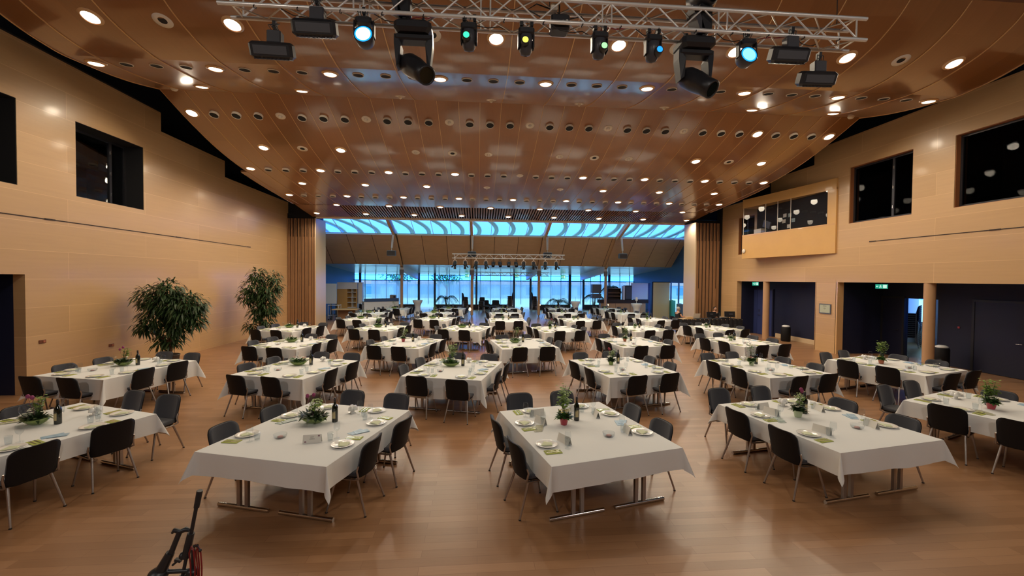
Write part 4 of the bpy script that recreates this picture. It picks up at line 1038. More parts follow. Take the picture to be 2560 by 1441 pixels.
SEATS = [('left side, near end', -1, -.37, 0), ('left side, far end', -1, .40, 0), ('right side, near end', 1, -.37, 0), ('right side, far end', 1, .40, 0),
         ('far end, left', -.40, 1, 1), ('far end, right', .42, 1, 1), ('near end, left', -.42, -1, 2), ('near end, right', .40, -1, 2)]
rnd = random.Random(11)
for row, tabs in GRID:
    n = len(tabs)
    for c, (tx, ty, ang, fl) in enumerate(tabs):
        a = radians(ang); ca, sa = cos(a), sin(a); W = lambda x, y, z=0: (tx+x*ca-y*sa, ty+x*sa+y*ca, z)
        T = '%s table, %s row' % (colname(c, n), RN[row]); TS_ = T.replace(' table,', ' table of the').replace(' row', ' row')
        for s, w_ in ((-1, 'left'), (1, 'right')):
            x, y, _ = W(s*TW/4, 0); table(x, y, a, '%s half folding table with chrome T feet under cloth, %s' % (w_, T))
        dn = .26 if row == 1 else .40; df = .30; ds = .26 if row == 1 else .38
        big = (-.75, .15, .62) if (row, c) == (1, 1) else None
        o = cloth_mb(dn, df, ds, row*10+c, big).obj('tablecloth', 'cloth', None, (tx, ty, 0), a)
        tag(o, 'white tablecloth draped over the '+TS_, 'tablecloth', 'white tablecloths')
        for k, (nm, u, v, kind) in enumerate(SEATS):
            if row == 1 and kind == 2: continue
            jx, jy, jr = rnd.uniform(-.035, .035), rnd.uniform(-.035, .035), rnd.uniform(-.10, .10)
            if kind == 0: cx, cy_, cr_ = u*(TW/2-.03)+jx, v+jy, (-pi/2 if u < 0 else pi/2)
            elif kind == 1: cx, cy_, cr_ = u+jx, TL/2+.10+jy+(.12 if row == 1 else 0), pi
            else: cx, cy_, cr_ = u+jx, -TL/2-.07+jy, 0
            x, y, _ = W(cx, cy_); 
            if (row, c, k) in ((2, 2, 7), ): x, y, _ = W(cx+.05, cy_-.08)
            chair(x, y, a+cr_+jr, 'charcoal padded chair, %s, %s' % (nm, T))
            # place setting
            if kind == 0: px, py, pr = u*.68, v-.06, (-pi/2 if u < 0 else pi/2)
            elif kind == 1: px, py, pr = u, TL/2-.16, pi
            else: px, py, pr = u, -TL/2+.17, 0
            R = lambda dx, dy: (px+dx*cos(pr)-dy*sin(pr), py+dx*sin(pr)+dy*cos(pr))
            jt = rnd.uniform(-.012, .012)
            p = mo('plate', plateM, None, W(*R(jt, 0), TT), a+pr+rnd.uniform(-.3, .3)); tag(p, 'white plate, %s, %s' % (nm, T), 'plate', 'dinner plates')
            if row <= 4: mo('paper_napkin', paperM, p, (0, 0, 0), rnd.uniform(0, 6))
            p = mo('napkin', napM, None, W(*R(.215, -.01), TT), a+pr+rnd.uniform(-.15, .15)); tag(p, 'folded lime napkin%s, %s, %s' % (' with cutlery' if row <= 3 else '', nm, T), 'napkin', 'lime napkins')
            if row <= 3: mo('fork', forkM, p); mo('knife', knifeM, p)
            wx, wy = R(.17, .20); p = mo('wine_glass', wineM, None, W(wx, wy, TT)); tag(p, 'wine glass, %s, %s' % (nm, T), 'wine glass', 'wine glasses')
            if row <= 2: wx, wy = R(.09, .235); p = mo('water_glass', tumM, None, W(wx, wy, TT)); tag(p, 'water tumbler, %s, %s' % (nm, T), 'tumbler', 'water tumblers')
        # middle of the table
        fx = -.17 if row < 3 else -.2
        flowers(W(fx, .16, TT), a+.15, ST_[fl], row*17+c, {'boat': 'green boat-shaped flower bowl', 'pot': {'potred': 'red', 'potpale': 'pale green', 'potgreen': 'green', 'terracotta': 'terracotta'}[ST_[fl][1]]+' flower pot'}[ST_[fl][0]]+' on the '+TS_, 0 if row < 3 else 1)
        bt = thing('wine_bottle', 'dark wine bottle standing on the '+TS_, 'bottle', W(.08, .27, TT), -radians(5), 'wine bottles'); bt.scale = (1.08, 1.08, 1.1)
        for nm_, me in (('bottle_body', botM), ('capsule', capM), ('label', labM)): mo(nm_, me, bt)
        if row <= 4:
            d = mo('glass_dish', dishM, None, W(.19 if c >= 2 and row == 1 else -.21, -.41, TT)); tag(d, 'round clear glass dish on the '+TS_, 'glass dish', 'clear glass dishes'); mo('candle_flower', floatM, d, (0,0,.008)).scale = (.6, .6, .8)
            d = mo('cup_stack', cupM, None, W(.10, .66, TT)); tag(d, 'upturned white cups at far side, '+T, 'cups', 'upturned cups')
        if row <= 3:
            for k, (bx, by_, br, bm) in enumerate(((-.60, .10, .5, 'leaflet'), (.60, -.02, .25, 'photob'))):
                q = MB(); q.rbox((0,0,.003), (.105,.20,.005), .001); q.rbox((.05,.04,.008), (.10,.18,.004), .001, Matrix.Rotation(-.35, 3, 'Z'))
                o = q.obj('brochure', bm if k else ('photo' if c % 2 else 'leaflet'), None, W(bx, by_, TT), a+br-.6); tag(o, 'printed brochures, %s side, %s' % ('left' if k == 0 else 'right', T), 'brochure', 'brochures')
# name cards
def card(x, y, rz, label, motif=False):
    o = mo('name_card', cardM, None, (x, y, TT), rz); tag(o, label, 'card', 'folded name cards')
    if motif:
        q = MB(); 
        for k, (u, v, w_) in enumerate(((-.02,.055,.035),(-.03,.045,.06),(-.02,.068,.04))): z = v; y_ = -.03+z*.316-.0015; q.add([(u,y_,z),(u+w_,y_,z),(u+w_,y_+.001,z+.003),(u,y_+.001,z+.003)], [(0,1,2,3)])
        q.obj('printed_lines', 'ink', o)
        q = MB()
        for u, z in ((-.075,.018),(.075,.078)): y_ = -.03+z*.316-.0015; q.add([(u-.012,y_-.001,z-.008),(u+.012,y_-.001,z-.008),(u+.009,y_+.003,z+.009),(u-.01,y_+.003,z+.007)], [(0,1,2,3)])
        q.obj('printed_motif', 'inkpurple', o)
def onT(tab, x, y): tx, ty, ang = tab; a = radians(ang); return (tx+x*cos(a)-y*sin(a), ty+x*sin(a)+y*cos(a), a)
T1, T2, T3 = (-2.14, 5.70, -16.6), (1.39, 5.52, 13.7), (4.91, 5.62, 10.0)
x, y, a = onT(T1, .27, -.44); card(x, y, a+.42, 'white card with small motif facing camera on second table from left, front row', True)
for k, (u, v, r, l) in enumerate(((-.46,.30,-1.25,'left far'),(-.44,-.42,-1.3,'left near'),(-.38,.62,0.05,'far left'),(.20,.66,0.1,'far right'),(.44,.34,1.3,'right far'),(.50,-.36,1.35,'right near'))):
    x, y, a = onT(T2, u, v); card(x, y, a+r, 'blank folded place card, %s seat, centre table, front row' % l)
for k, (u, v, r, l) in enumerate(((-.45,.36,-1.3,'left far'),(-.44,-.42,-1.3,'left near'),(.44,.34,1.3,'right far'),(.46,-.40,1.3,'right near'),(-.35,.6,0.1,'far left'))):
    x, y, a = onT(T3, u, v); card(x, y, a+r, 'blank folded place card, %s seat, fourth table, front row' % l)

# ================================================================ INDOOR TREES AND PALMS
def big_ficus(x, y, h, label, seed, blobs, nleaf, lean):
    blobs = [(a_*.80, b_, c_, d_*.86) for a_, b_, c_, d_ in blobs]
    rnd = random.Random(seed); t = thing('potted_tree', label, 'plant', (x, y, 0), 0, 'tall potted trees by the left wall')
    q = MB(); q.lathe([(.001,0),(.22,0),(.27,.40),(.29,.42),(.27,.44),(.25,.40),(.001,.38)], 22); q.obj('pot', 'planter', t)
    q = MB(); q.disc((0,0,.40), .25, 18, up=True); q.obj('soil', 'soil', t)
    q = MB(); tips = []
    q.path([(0,0,.38), (.03,0,.8), (.05+lean*.4,.02,1.2), (.04+lean,.02,1.7)], [.05,.04,.035,.025], 8)
    q.path([(.05,.05,.38), (-.03,.05,.9), (-.08,.03,1.4)], [.035,.03,.02], 7); q.path([(-.04,-.04,.38), (.08,-.02,.8), (.16,0,1.3)], [.03,.025,.018], 7)
    for bx, by, bz, br in blobs:
        for k in range(5):
            e = Vector((bx+rnd.uniform(-.6, .6)*br, by+rnd.uniform(-.6, .6)*br, bz+rnd.uniform(-.5, .6)*br)); b0 = Vector((.03+lean*.5, .02, min(1.3, max(.6, bz-.5))))
            q.path([b0, (b0+e)/2+Vector((0,0,.06)), e], [.02,.012,.005], 5); tips.append((e, br))
    q.obj('trunk', 'bark', t)
    q = MB()
    for k in range(nleaf):
        bx, by, bz, br = rnd.choices(blobs, [b_[3]**2 for b_ in blobs])[0]
        a = rnd.uniform(0, 2*pi); ph = rnd.uniform(-1, 1); s = sqrt(1-ph*ph); rr = br*(.35+.65*rnd.random()**.5)
        c = Vector((bx+cos(a)*s*rr, by+sin(a)*s*rr*.8, bz+ph*rr*.85))
        d = Vector((cos(a)*s+rnd.uniform(-.5, .5), sin(a)*s+rnd.uniform(-.5, .5), ph*.4+rnd.uniform(-.35, .35)))
        c.x = max(c.x, XL+.33-x)
        q.leaf(c, d, rnd.uniform(.18, .29), rnd.uniform(.042, .062), rnd.uniform(.3, 1.1))
    q.obj('foliage', 'leafd', t); return t
big_ficus(-9.15, 13.05, 2.85, 'large spreading potted tree by the left wall behind the leftmost tables', 4,
          [(-.15,0,2.05,.62),(.45,0,1.85,.62),(-.65,0,2.15,.42),(.05,0,2.4,.40),(.85,0,1.95,.42),(-.45,0,1.55,.45),(.35,0,1.35,.42),(.95,0,1.5,.30),(-.85,0,1.25,.24),(.1,0,.95,.36),(-.3,0,.85,.2)], 3200, .03)
big_ficus(-9.1, 18.1, 3.2, 'slimmer potted tree in the corner by the left slatted panel', 9,
          [(-.25,0,2.3,.55),(.4,0,2.15,.55),(-.05,0,2.85,.38),(.7,0,2.75,.34),(-.6,0,1.95,.4),(.15,0,1.65,.55),(.55,0,1.45,.4),(-.2,0,1.2,.34),(.3,0,.95,.35),(-.5,0,.7,.25),(.85,0,2.4,.28)], 2600, .05)
def palm(x, y, label, seed, h=1.0, R=1.0, nf=9):
    rnd = random.Random(seed); t = thing('potted_palm', label, 'plant', (x, y, 0), 0, 'foyer palms')
    q = MB(); q.lathe([(.001,0),(.2,0),(.25,.38),(.22,.38),(.001,.34)], 16); q.obj('pot', 'planter', t)
    q = MB(); st = []
    for k in range(3): a = k*2.1+.4; q.path([(0,0,.3), (cos(a)*.08, sin(a)*.08, .8), (cos(a)*.16, sin(a)*.16, h)], [.035,.03,.025], 6)
    q.obj('trunk', 'bark', t)
    q = MB()
    for k in range(nf):
        a = 2*pi*k/nf+rnd.uniform(-.2, .2); L = R*rnd.uniform(.8, 1.05); el = rnd.uniform(.5, 1.1); pts = []
        for j in range(9):
            s = j/8; pts.append(Vector((cos(a)*(.1+L*s*cos(el*.6)), sin(a)*(.1+L*s*cos(el*.6)), h-.05+L*(sin(el)*s*1.2-1.25*s*s))))
        q.path(pts, [.012]*4+[.008]*5, 4)
        for j in range(1, 9):
            d = (pts[j]-pts[j-1]).normalized(); sd = d.cross(Vector((0,0,1))).normalized()
            for m_ in (0, .5):
                p = pts[j-1].lerp(pts[j], m_)
                for sg in (-1, 1): q.leaf(p, d*.6+sd*sg, .30*R*(1-.4*j/9), .035, .9)
    q.obj('fronds', 'leafd', t); return t
palm(-2.75, 35.6, 'arching palm in the foyer left of centre, against the curtains', 1, 1.15, 1.15)
palm(6.7, 34.6, 'broad dark palm in the foyer left of the right cocktail table', 2, .95, 1.3, 10)
palm(9.5, 33.6, 'palm leaning left of the dark bar shelves in the foyer', 3, 1.35, 1.1)
palm(11.2, 34.6, 'tall palm showing above the dark bar shelves', 4, 2.1, 1.1)

# ================================================================ FOYER FURNITURE
def cocktail(x, y, label, top=None):
    t = thing('cocktail_table', label, 'cocktail table', (x, y, 0), 0, 'cocktail tables in stretch covers')
    q = MB(); q.lathe([(.001,1.13),(.36,1.13),(.37,1.11),(.30,.95),(.22,.78),(.20,.62),(.23,.35),(.29,.02),(.28,0)], 24); q.obj('stretch_cover', 'cloth', t)
    q = MB(); q.lathe([(.001,1.14),(.34,1.14),(.345,1.13)], 24); q.obj('tabletop', 'white', t)
cocktail(-4.45, 30.9, 'white covered cocktail table in the foyer, leftmost, beside the slim column')
cocktail(7.05, 29.9, 'white covered cocktail table in the foyer right of the broad palm')
cocktail(10.75, 27.6, 'white covered cocktail table nearest the beige panel, with sign on top')
q = MB(); q.box(-.01, .01, -.01, .01, 0, .18); q.rbox((0, 0, .30), (.17, .02, .24), .004); tag(q.obj('table_sign', 'card', None, (10.75, 27.6, 1.145), .2), 'small white sign on the cocktail table nearest the beige panel', 'sign')
for k, (x, y) in enumerate(((-4.45, 30.9), (7.05, 29.9))):
    t = thing('bud_vase', 'slim vase with a stalk on the %s cocktail table' % ('leftmost' if k == 0 else 'middle'), 'vase', (x, y, 1.145))
    q = MB(); q.lathe([(.001,0),(.03,0),(.035,.06),(.015,.12),(.018,.15)], 12); q.obj('vase', 'glass', t)
    q = MB(); q.path([(0,0,.02), (.01,0,.2), (.03,0,.33)], .005, 5); q.leaf((.02,0,.25), (1,0,.5), .12, .05); q.leaf((.01,0,.2), (-1,0,.6), .1, .04); q.leaf((.03,0,.33), (.3,0,1), .09, .05); q.obj('stalk', 'leafd', t)
# left service corner
t = thing('kitchen_cabinet_unit', 'tall wood unit with open shelves and white upper panel, left foyer corner', 'cabinet', (-9.2, 30.2, 0))
q = MB(); q.box(-.75, -.05, 0, .55, 0, 1.95); q.box(-.05, .62, .50, .55, 0, 1.95); q.box(.56, .62, 0, .5, 0, 1.95); q.obj('carcass', 'booth', t)
q = MB()
for z in (.62, .98, 1.34, 1.70): q.box(-.05, .56, .02, .5, z, z+.035)
q.box(.24, .27, .05, .5, .62, 1.95); q.obj('shelf', 'white', t)
q = MB(); q.box(-.75, .62, .02, .5, 1.95, 2.42); q.obj('upper_panel', 'white', t)
q = MB(); q.box(.68, .95, .1, .5, .9, 2.42); q.obj('side_panel', 'white', t)
q = MB(); q.box(-.05, .56, -.01, 0, 0, .6); q.obj('door', 'booth', t)
t = thing('wall_board', 'white notice board on the blue wall at the far left of the foyer', 'board', (-9.98, 28.6, 0)); q = MB(); q.box(-.3, .52, 0, .05, 1.0, 2.35); q.obj('board', 'white', t); q = MB(); q.box(.0, .1, .3, .34, 0, 1.2); q.box(.35, .45, .3, .34, 0, 1.2); q.obj('stand', 'fixture2', t)
t = thing('serving_counter', 'white fronted serving counter with dark rim, left part of the foyer', 'counter', (-6.9, 29.6, 0), .42)
q = MB(); q.box(-1.0, 1.35, 0, .06, 0, 1.1); q.box(-1.0, -.94, .06, 1.0, 0, 1.1); q.obj('front_panel', 'white', t)
q = MB(); q.box(-1.0, 1.35, -.03, .12, 1.1, 1.32); q.obj('rim', mat('counter_rim', (.03, .08, .2), .5), t)
q = MB(); q.box(-1.0, 1.35, .12, .8, .9, .95); q.obj('worktop', 'steel', t)
t = thing('coffee_machine', 'small grey machine on the far end of the serving counter', 'machine', (-6.15, 30.6, .95)); q = MB(); q.rbox((0, 0, .3), (.42, .34, .58), .03); q.obj('housing', 'greycol', t); q = MB(); q.rbox((.14, -.2, .46), (.16, .1, .1), .02); q.obj('spout', 'fixture', t); q=MB(); q.box(-.18, .18, -.3, -.16, 0, .04); q.obj('drip_tray', 'fixture2', t)
t = thing('side_table', 'plain wooden side table left of the serving counter', 'table', (-8.4, 27.2, 0)); q = MB(); q.box(-.75, .75, -.45, .45, .72, .76); q.obj('tabletop', 'birch', t); q = MB(); q.box(-.5, .6, .0, .04, .05, .72); q.obj('modesty_panel', 'slat', t)
for sx_ in (-.68, .68):
    for sy_ in (-.38, .38): q = MB(); q.tube((sx_, sy_, 0), (sx_, sy_, .72), .02); q.obj('leg', 'steel', t)
t = thing('serving_trolley', 'white metal framed trolley in the dark left foyer corner', 'trolley', (-9.35, 27.9, 0))
q = MB()
for x in (-.33, .33):
    for y in (-.22, .22): q.tube((x, y, .08), (x, y, 1.0), .015, n=6)
for z in (.3, .95): 
    q.tube((-.33, -.22, z), (.33, -.22, z), .015, n=6); q.tube((-.33, .22, z), (.33, .22, z), .015, n=6)
    for x in (-.33, .33): q.tube((x, -.22, z), (x, .22, z), .015, n=6)
q.obj('frame', 'white', t)
q = MB(); q.box(-.32, .32, -.21, .21, .31, .325); q.box(-.32, .32, -.21, .21, .935, .95); q.obj('shelf', 'fixture2', t)
for x in (-.3, .3):
    for y in (-.19, .19): q = MB(); q.lathe([(.001,-.012),(.04,-.012),(.04,.012),(.001,.012)], 10, (x, y, .04), 1, 1, Matrix.Rotation(pi/2, 3, 'X')); q.obj('castor', 'rubber', t)
# right: bar with back shelves, white board, beige partition, recycling cabinets
t = thing('bar_counter', 'dark-topped wooden bar counter on the right of the foyer', 'bar counter', (11.0, 30.9, 0))
q = MB(); q.box(-1.75, 1.75, 0, .55, 0, .97); q.obj('body', 'column', t)
q = MB(); q.box(-1.85, 1.95, -.06, .62, .97, 1.22); q.obj('worktop', 'slatdark', t)
q = MB()
for x in (-.62, .55): q.box(x-.008, x+.008, -.004, .002, .05, .95)
q.obj('door_joint', 'slatdark', t)
t = thing('wine_shelf', 'low dark wine shelf standing on the bar counter', 'shelf', (10.35, 31.15, 1.22)); q = MB(); q.box(-.52, .5, .2, .24, 0, .88); q.box(-.52, -.48, -.1, .2, 0, .88); q.box(.46, .5, -.1, .2, 0, .88); q.box(-.48, .46, -.1, .2, 0, .03); q.obj('carcass', 'slatdark', t)
for z in (.25, .5, .84): q = MB(); q.box(-.48, .46, -.1, .2, z, z+.035); q.obj('shelf', 'slat', t)
t = thing('display_fridge', 'narrow dark display fridge with white edge on the bar', 'fridge', (11.35, 31.1, 1.22)); q = MB(); q.rbox((.05, .05, .55), (.55, .45, 1.1), .02); q.obj('housing', 'fixture', t); q = MB(); q.box(-.18, .28, -.19, -.175, .08, 1.02); q.obj('glass_door', 'floodglass', t); q = MB(); q.box(-.36, -.23, -.17, .2, 0, 1.05); q.obj('side_panel', 'white', t)
t = thing('dark_cabinet', 'upper dark grey box at the left end of the bar', 'cabinet', (9.05, 31.2, 0)); q = MB(); q.box(-.38, .32, 0, .5, 1.72, 2.38); q.box(-.38, .32, 0, .5, 1.32, 1.65); q.obj('body', 'spkgrey', t); q = MB(); q.box(-.3, -.26, .2, .25, 0, 2.0); q.box(.2, .24, .2, .25, 0, 2.0); q.obj('post', 'fixture', t)
t = thing('projection_board', 'white reflective board behind the bar, left of the beige panel', 'board', (12.6, 31.6, 0)); q = MB(); q.box(-.75, .62, 0, .04, 1.24, 2.5); q.obj('board', 'white', t); q = MB(); q.box(.62, .8, -.02, .08, 0, 2.5); q.obj('frame', 'navydoor', t)
t = thing('beige_partition', 'tall beige partition panel right of the bar', 'partition', (13.02, 28.75, 0)); q = MB(); q.box(-.62, .60, 0, .07, 0.02, 2.58); q.obj('panel', mat('beige_felt', (.55, .43, .22), .9, noise=.05, nscale=30), t); q = MB(); q.box(-.68, -.62, -.01, .08, 0, 2.64); q.box(-.62, .66, -.01, .08, 2.58, 2.64); q.obj('frame', 'navy', t)
M['green'] = mat('cabinet_green', (.04, .28, .16), .5); M['bluegrey'] = mat('cabinet_blue_grey', (.16, .26, .38), .5)
for k, (x, y, m_, l, hh) in enumerate(((13.86, 28.9, 'green', 'green recycling cabinet beside the beige panel', 1.3), (14.05, 28.0, 'bluegrey', 'blue-grey recycling cabinet beside the green one', 1.1))):
    t = thing('recycling_cabinet', l, 'cabinet', (x, y, 0)); q = MB(); q.rbox((0, 0, hh/2), (.34, .5, hh), .02); q.obj('body', m_, t); q = MB(); q.box(-.15, .15, -.26, -.25, hh*.1, hh*.75); q.obj('door', m_, t); q = MB(); q.lathe([(.001, 0), (.09, 0), (.10, .02), (.001, .03)], 12, (0, 0, hh)); q.obj('lid', 'fixture', t)
# stacked chairs and loose armchairs in front of the far glazing
def stack(x, y, rz, n, label):
    for k in range(n): 
        o = chair(x, y, rz, '%s, chair %s from the bottom' % (label, nth(k+1)), 'stacked chairs in the foyer'); o.location.z = k*.085
stack(-1.15, 36.2, -1.3, 9, 'dark stacked chair, pile left of slim column'); stack(.25, 35.2, 2.9, 5, 'dark stacked chair, pile right of slim column')
stack(18.3, 16.2, .6, 12, 'dark stacked chair, pile in the lobby beyond the open door'); stack(2.75, 36.2, 1.4, 10, 'dark stacked chair, pile left of glazed door'); stack(4.85, 36.0, -1.5, 10, 'dark stacked chair, pile right of glazed door')
def armchair(x, y, rz, label):
    t = thing('armchair', label, 'armchair', (x, y, 0), rz, 'dark armchairs by the curtains')
    q = MB(); q.rbox((0, 0, .32), (.62, .6, .22), .05); q.obj('seat', 'fabric', t)
    q = MB(); q.rbox((0, -.27, .62), (.62, .14, .5), .05); q.obj('backrest', 'fabric', t)
    for s in (-1, 1): q = MB(); q.rbox((s*.3, .02, .45), (.1, .56, .24), .04); q.obj('armrest', 'fabric', t)
    for sx_ in (-.26, .26):
        for sy_ in (-.24, .24): q = MB(); q.tube((sx_, sy_, 0), (sx_*.95, sy_*.95, .22), .018); q.obj('leg', 'legmetal', t)
armchair(.62, 36.3, pi+.1, 'dark armchair at the centre curtains, left one'); armchair(1.5, 36.3, pi, 'dark armchair at the centre curtains, right one')
t = thing('low_bench', 'long low dark bench in front of the centre curtains', 'bench', (1.2, 35.1, 0)); q = MB(); q.rbox((0, 0, .40), (1.7, .45, .06), .02); q.obj('seat', 'slatdark', t)
for x in (-.7, .7): q = MB(); q.box(x-.03, x+.03, -.18, .18, 0, .37); q.obj('leg', 'legmetal', t)
# pendant globe lamps over the foyer tables
M['lanternglow'] = emis('lantern_glow', (1, .8, .5), 2.2)
for k, (x, y, z, r_) in enumerate(((-.6, 29.0, .62, .085), (4.35, 29.2, .92, .035), (9.2, 29.0, .95, .05))):
    t = thing('table_lantern', ['oval glowing lantern hanging in front of the centre-left slim column', 'tiny glowing lantern by the centre-right slim column', 'small glowing lantern by the right slim column'][k], 'lantern', (x, y, z+.0)); q = MB(); q.ball((0,0,0), r_, 12, 8, (1,1,1.5)); q.obj('globe', 'lanternglow', t); q = MB(); q.tube((0,0,r_*1.4), (0,0,4.4-z), .005, n=5); q.obj('cord', 'cable', t)

# ================================================================ SIGNS, FRAME, BINS, WALL DETAILS
M['exitg'] = mat('exit_green', (.02, .3, .2), .5, emit=(.03, .45, .30), estr=.8); M['exitw'] = mat('exit_white', (.7, .8, .75), .5, emit=(.6, 1, .85), estr=.9)
def exit_sign(x, y, z, rz, w_, h_, label, hang=0):
    t = thing('exit_sign', label, 'exit sign', (x, y, z), rz)
    q = MB(); q.box(-w_/2, w_/2, -.02, .02, -h_/2, h_/2); q.obj('light_box', 'exitg', t)
    q = MB(); y_ = -.022
    bx = lambda a, b_, c, d: q.add([(a*w_, y_, c*h_), (b_*w_, y_, c*h_), (b_*w_, y_, d*h_), (a*w_, y_, d*h_)], [(0,1,2,3)])
    bx(.12, .42, -.38, .38)          # doorway
    bx(-.12, -.04, -.1, .2); bx(-.1, -.05, .22, .36); bx(-.17, -.11, -.36, -.1); bx(-.06, .0, -.30, -.12); bx(-.2, -.1, .06, .12); bx(-.05, .04, .04, .1)   # running figure
    bx(-.42, -.26, -.04, .04); q.add([(-.44*w_, y_, 0), (-.34*w_, y_, -.2*h_), (-.34*w_, y_, .2*h_)], [(0,1,2)])
    q.obj('pictogram', 'exitw', t)
    if hang: q = MB(); q.tube((0, 0, h_/2), (0, 0, hang-z), .012, n=6); q.obj('hanger', 'fixture2', t)
    return t
exit_sign(14.6, 14.0, 2.58, -.95, .34, .16, 'green running-man exit sign hanging in the near dark niche', 2.86)
exit_sign(14.1, 20.2, 2.60, -.6, .28, .18, 'pale lit exit sign above the blue double door', 2.86)
exit_sign(7.55, 36.9, 2.95, 0, .42, .34, 'small green exit sign high in the foyer right of centre', 3.21)
exit_sign(3.4, 36.9, 3.0, 0, .36, .3, 'small green exit sign over the central glazed door', 3.21)
exit_sign(-1.0, 36.9, 3.0, 0, .40, .32, 'small green exit sign left of the centre aisle column', 3.21)
t = thing('framed_notice', 'framed notice sheet on the maple pier between the niches', 'picture frame', (XR-.001, 15.19, 1.68))
q = MB(); q.box(-.03, 0, -.27, .27, -.19, .19); q.obj('frame', 'spkgrey', t); q = MB(); q.box(-.034, -.03, -.235, .235, -.155, .155); q.obj('sheet', mat('notice_sheet', (.45, .48, .36), .5), t)
q = MB(); q.box(-.036, -.034, -.08, .08, .10, .115); q.box(-.036, -.034, -.05, .05, .03, .037); q.box(-.036, -.034, -.06, .06, .01, .017); q.box(-.036, -.034, -.03, .03, -.02, -.013); q.obj('printed_lines', 'ink', t)
def bin_(x, y, label, top='white'):
    t = thing('litter_bin', label, 'bin', (x, y, 0)); q = MB(); q.lathe([(.001,0),(.17,0),(.19,.02),(.19,.62),(.17,.66),(.001,.66)], 20); q.obj('body', 'shell', t)
    q = MB(); q.lathe([(.15,.665),(.16,.70),(.10,.735),(.001,.74)], 20); q.obj('lid', top, t)
bin_(14.0, 17.9, 'black bin with white top left of the maple pier, far niche'); bin_(14.75, 12.1, 'black bin with pale top beside the near round column')
M['sock'] = mat('socket_brown', (.16, .05, .02), .4)
for k, (y, z) in enumerate(((10.68, 1.18), (12.53, .80))):
    t = thing('wall_socket', 'reddish wall outlet on left wall, %s' % ('nearer the dark doorway' if k == 0 else 'behind the leftmost tables'), 'socket', (XL, y, z)); q = MB(); q.rbox((.008, 0, 0), (.016, .16, .08), .004); q.obj('cover_plate', 'sock', t); q = MB(); q.rbox((.02, .03, .0), (.01, .05, .05), .003); q.obj('insert', 'terracotta', t)
t = thing('alarm_button', 'small red call point on the near niche back wall', 'call point', (XN2, 12.15, 1.3)); q = MB(); q.rbox((-.012, 0, 0), (.02, .06, .06), .003); q.obj('box', 'potred', t)

# projection booth on the right wall
bt = thing('projection_booth', 'maple-clad control booth jutting from the right wall with long window', 'booth', (0, 0, 0))
def wedge(z0, z1, g0=0.0, g1=0.0):
    return [(13.44-g0, 14.75), (12.78-g0, 19.35), (13.5, 19.35), (13.5, 14.75)], z0+0, z1
q = MB(); p, z0, z1 = wedge(3.82, 4.90); q.prism(p, z0, z1); bb = q.obj('parapet', 'booth', bt)
q = MB(); p, z0, z1 = wedge(6.25, 6.66); q.prism(p, z0, z1); q.obj('head_panel', 'booth', bt)
q = MB(); q.add([(13.43,14.78,4.9),(12.77,19.35,4.9),(12.77,19.35,4.96),(13.43,14.78,4.96),(13.5,14.78,4.9),(13.5,19.35,4.9),(13.5,19.35,4.96),(13.5,14.78,4.96)], [(0,1,2,3),(4,7,6,5),(3,2,6,7),(1,5,6,2)]); q.obj('sill', 'paletrim', bt)
q = MB(); q.add([(13.445,14.75,4.9),(13.40,15.1,4.9),(13.40,15.1,6.3),(13.445,14.75,6.3),(13.5,14.75,4.9),(13.5,15.1,4.9),(13.5,15.1,6.3),(13.5,14.75,6.3)], [(0,1,2,3),(1,5,6,2),(0,3,7,4)]); q.obj('end_panel', 'booth', bt)
q = MB(); q.add([(13.39,15.1,4.96),(12.80,19.3,4.96),(12.80,19.3,6.25),(13.39,15.1,6.25)], [(0,1,2,3)]); q.add([(12.80,19.3,4.96),(13.5,19.3,4.96),(13.5,19.3,6.25),(12.80,19.3,6.25)], [(0,1,2,3)]); q.obj('pane', 'pane', bt)
q = MB()
for y in (16.7, 17.35, 18.0): x = 13.39-(y-15.1)*.1405; q.box(x-.012, x+.012, y-.008, y+.008, 4.96, 6.25)
q.tube((12.80,19.3,4.96), (12.80,19.3,6.25), .012); q.obj('glazing_bar', 'ventwhite', bt)
q = MB(); q.add([(13.448,14.75,4.26),(12.775,19.36,4.26),(12.775,19.36,4.27),(13.448,14.75,4.27)], [(0,1,2,3)]); q.obj('joint_line', 'paletrim', bt)
b = MB(); 
b.box(13.49, 13.5, 15.1, 19.3, 4.9, 6.3)
b.obj('dark_interior', 'black', bt)
q = MB(); q.lathe([(.001,.05),(.09,.045),(.105,.02),(.105,0)], 24, (0,0,0), 1, 1, Matrix.Rotation(-pi/2, 3, 'Y')); tag(q.obj('round_speaker', 'ventwhite', None, (12.80, 19.22, 4.18)), 'round white speaker on the far lower corner of the control booth', 'speaker')
t = thing('booth_monitor', 'dark angled monitor inside the booth window', 'monitor', (13.2, 18.2, 5.35)); q = MB(); q.rbox((0, 0, 0), (.05, .5, .32), .01, Matrix.Rotation(.35, 3, 'X')); q.obj('screen', 'fixture2', t); q = MB(); q.tube((0, 0, -.15), (0, 0, -.39), .02); q.obj('stand', 'fixture', t)
t = thing('booth_cabinet', 'pale box inside the booth window below the monitor', 'box', (13.22, 18.75, 4.96)); q = MB(); q.rbox((0, 0, .12), (.2, .5, .24), .01); q.obj('body', 'ventwhite', t)
for k, (y, z) in enumerate(((17.45, 5.65), (17.15, 5.62), (17.5, 5.4), (16.95, 5.38), (17.2, 5.15))):
    q = MB(); q.box(13.48, 13.488, y-.1, y+.1, z-.08, z+.08); tag(q.obj('pinned_photo', 'photo' if k % 2 else 'ventwhite'), 'small print pinned on the booth back wall, %s of five' % nth(k+1), 'picture', 'prints in the booth')

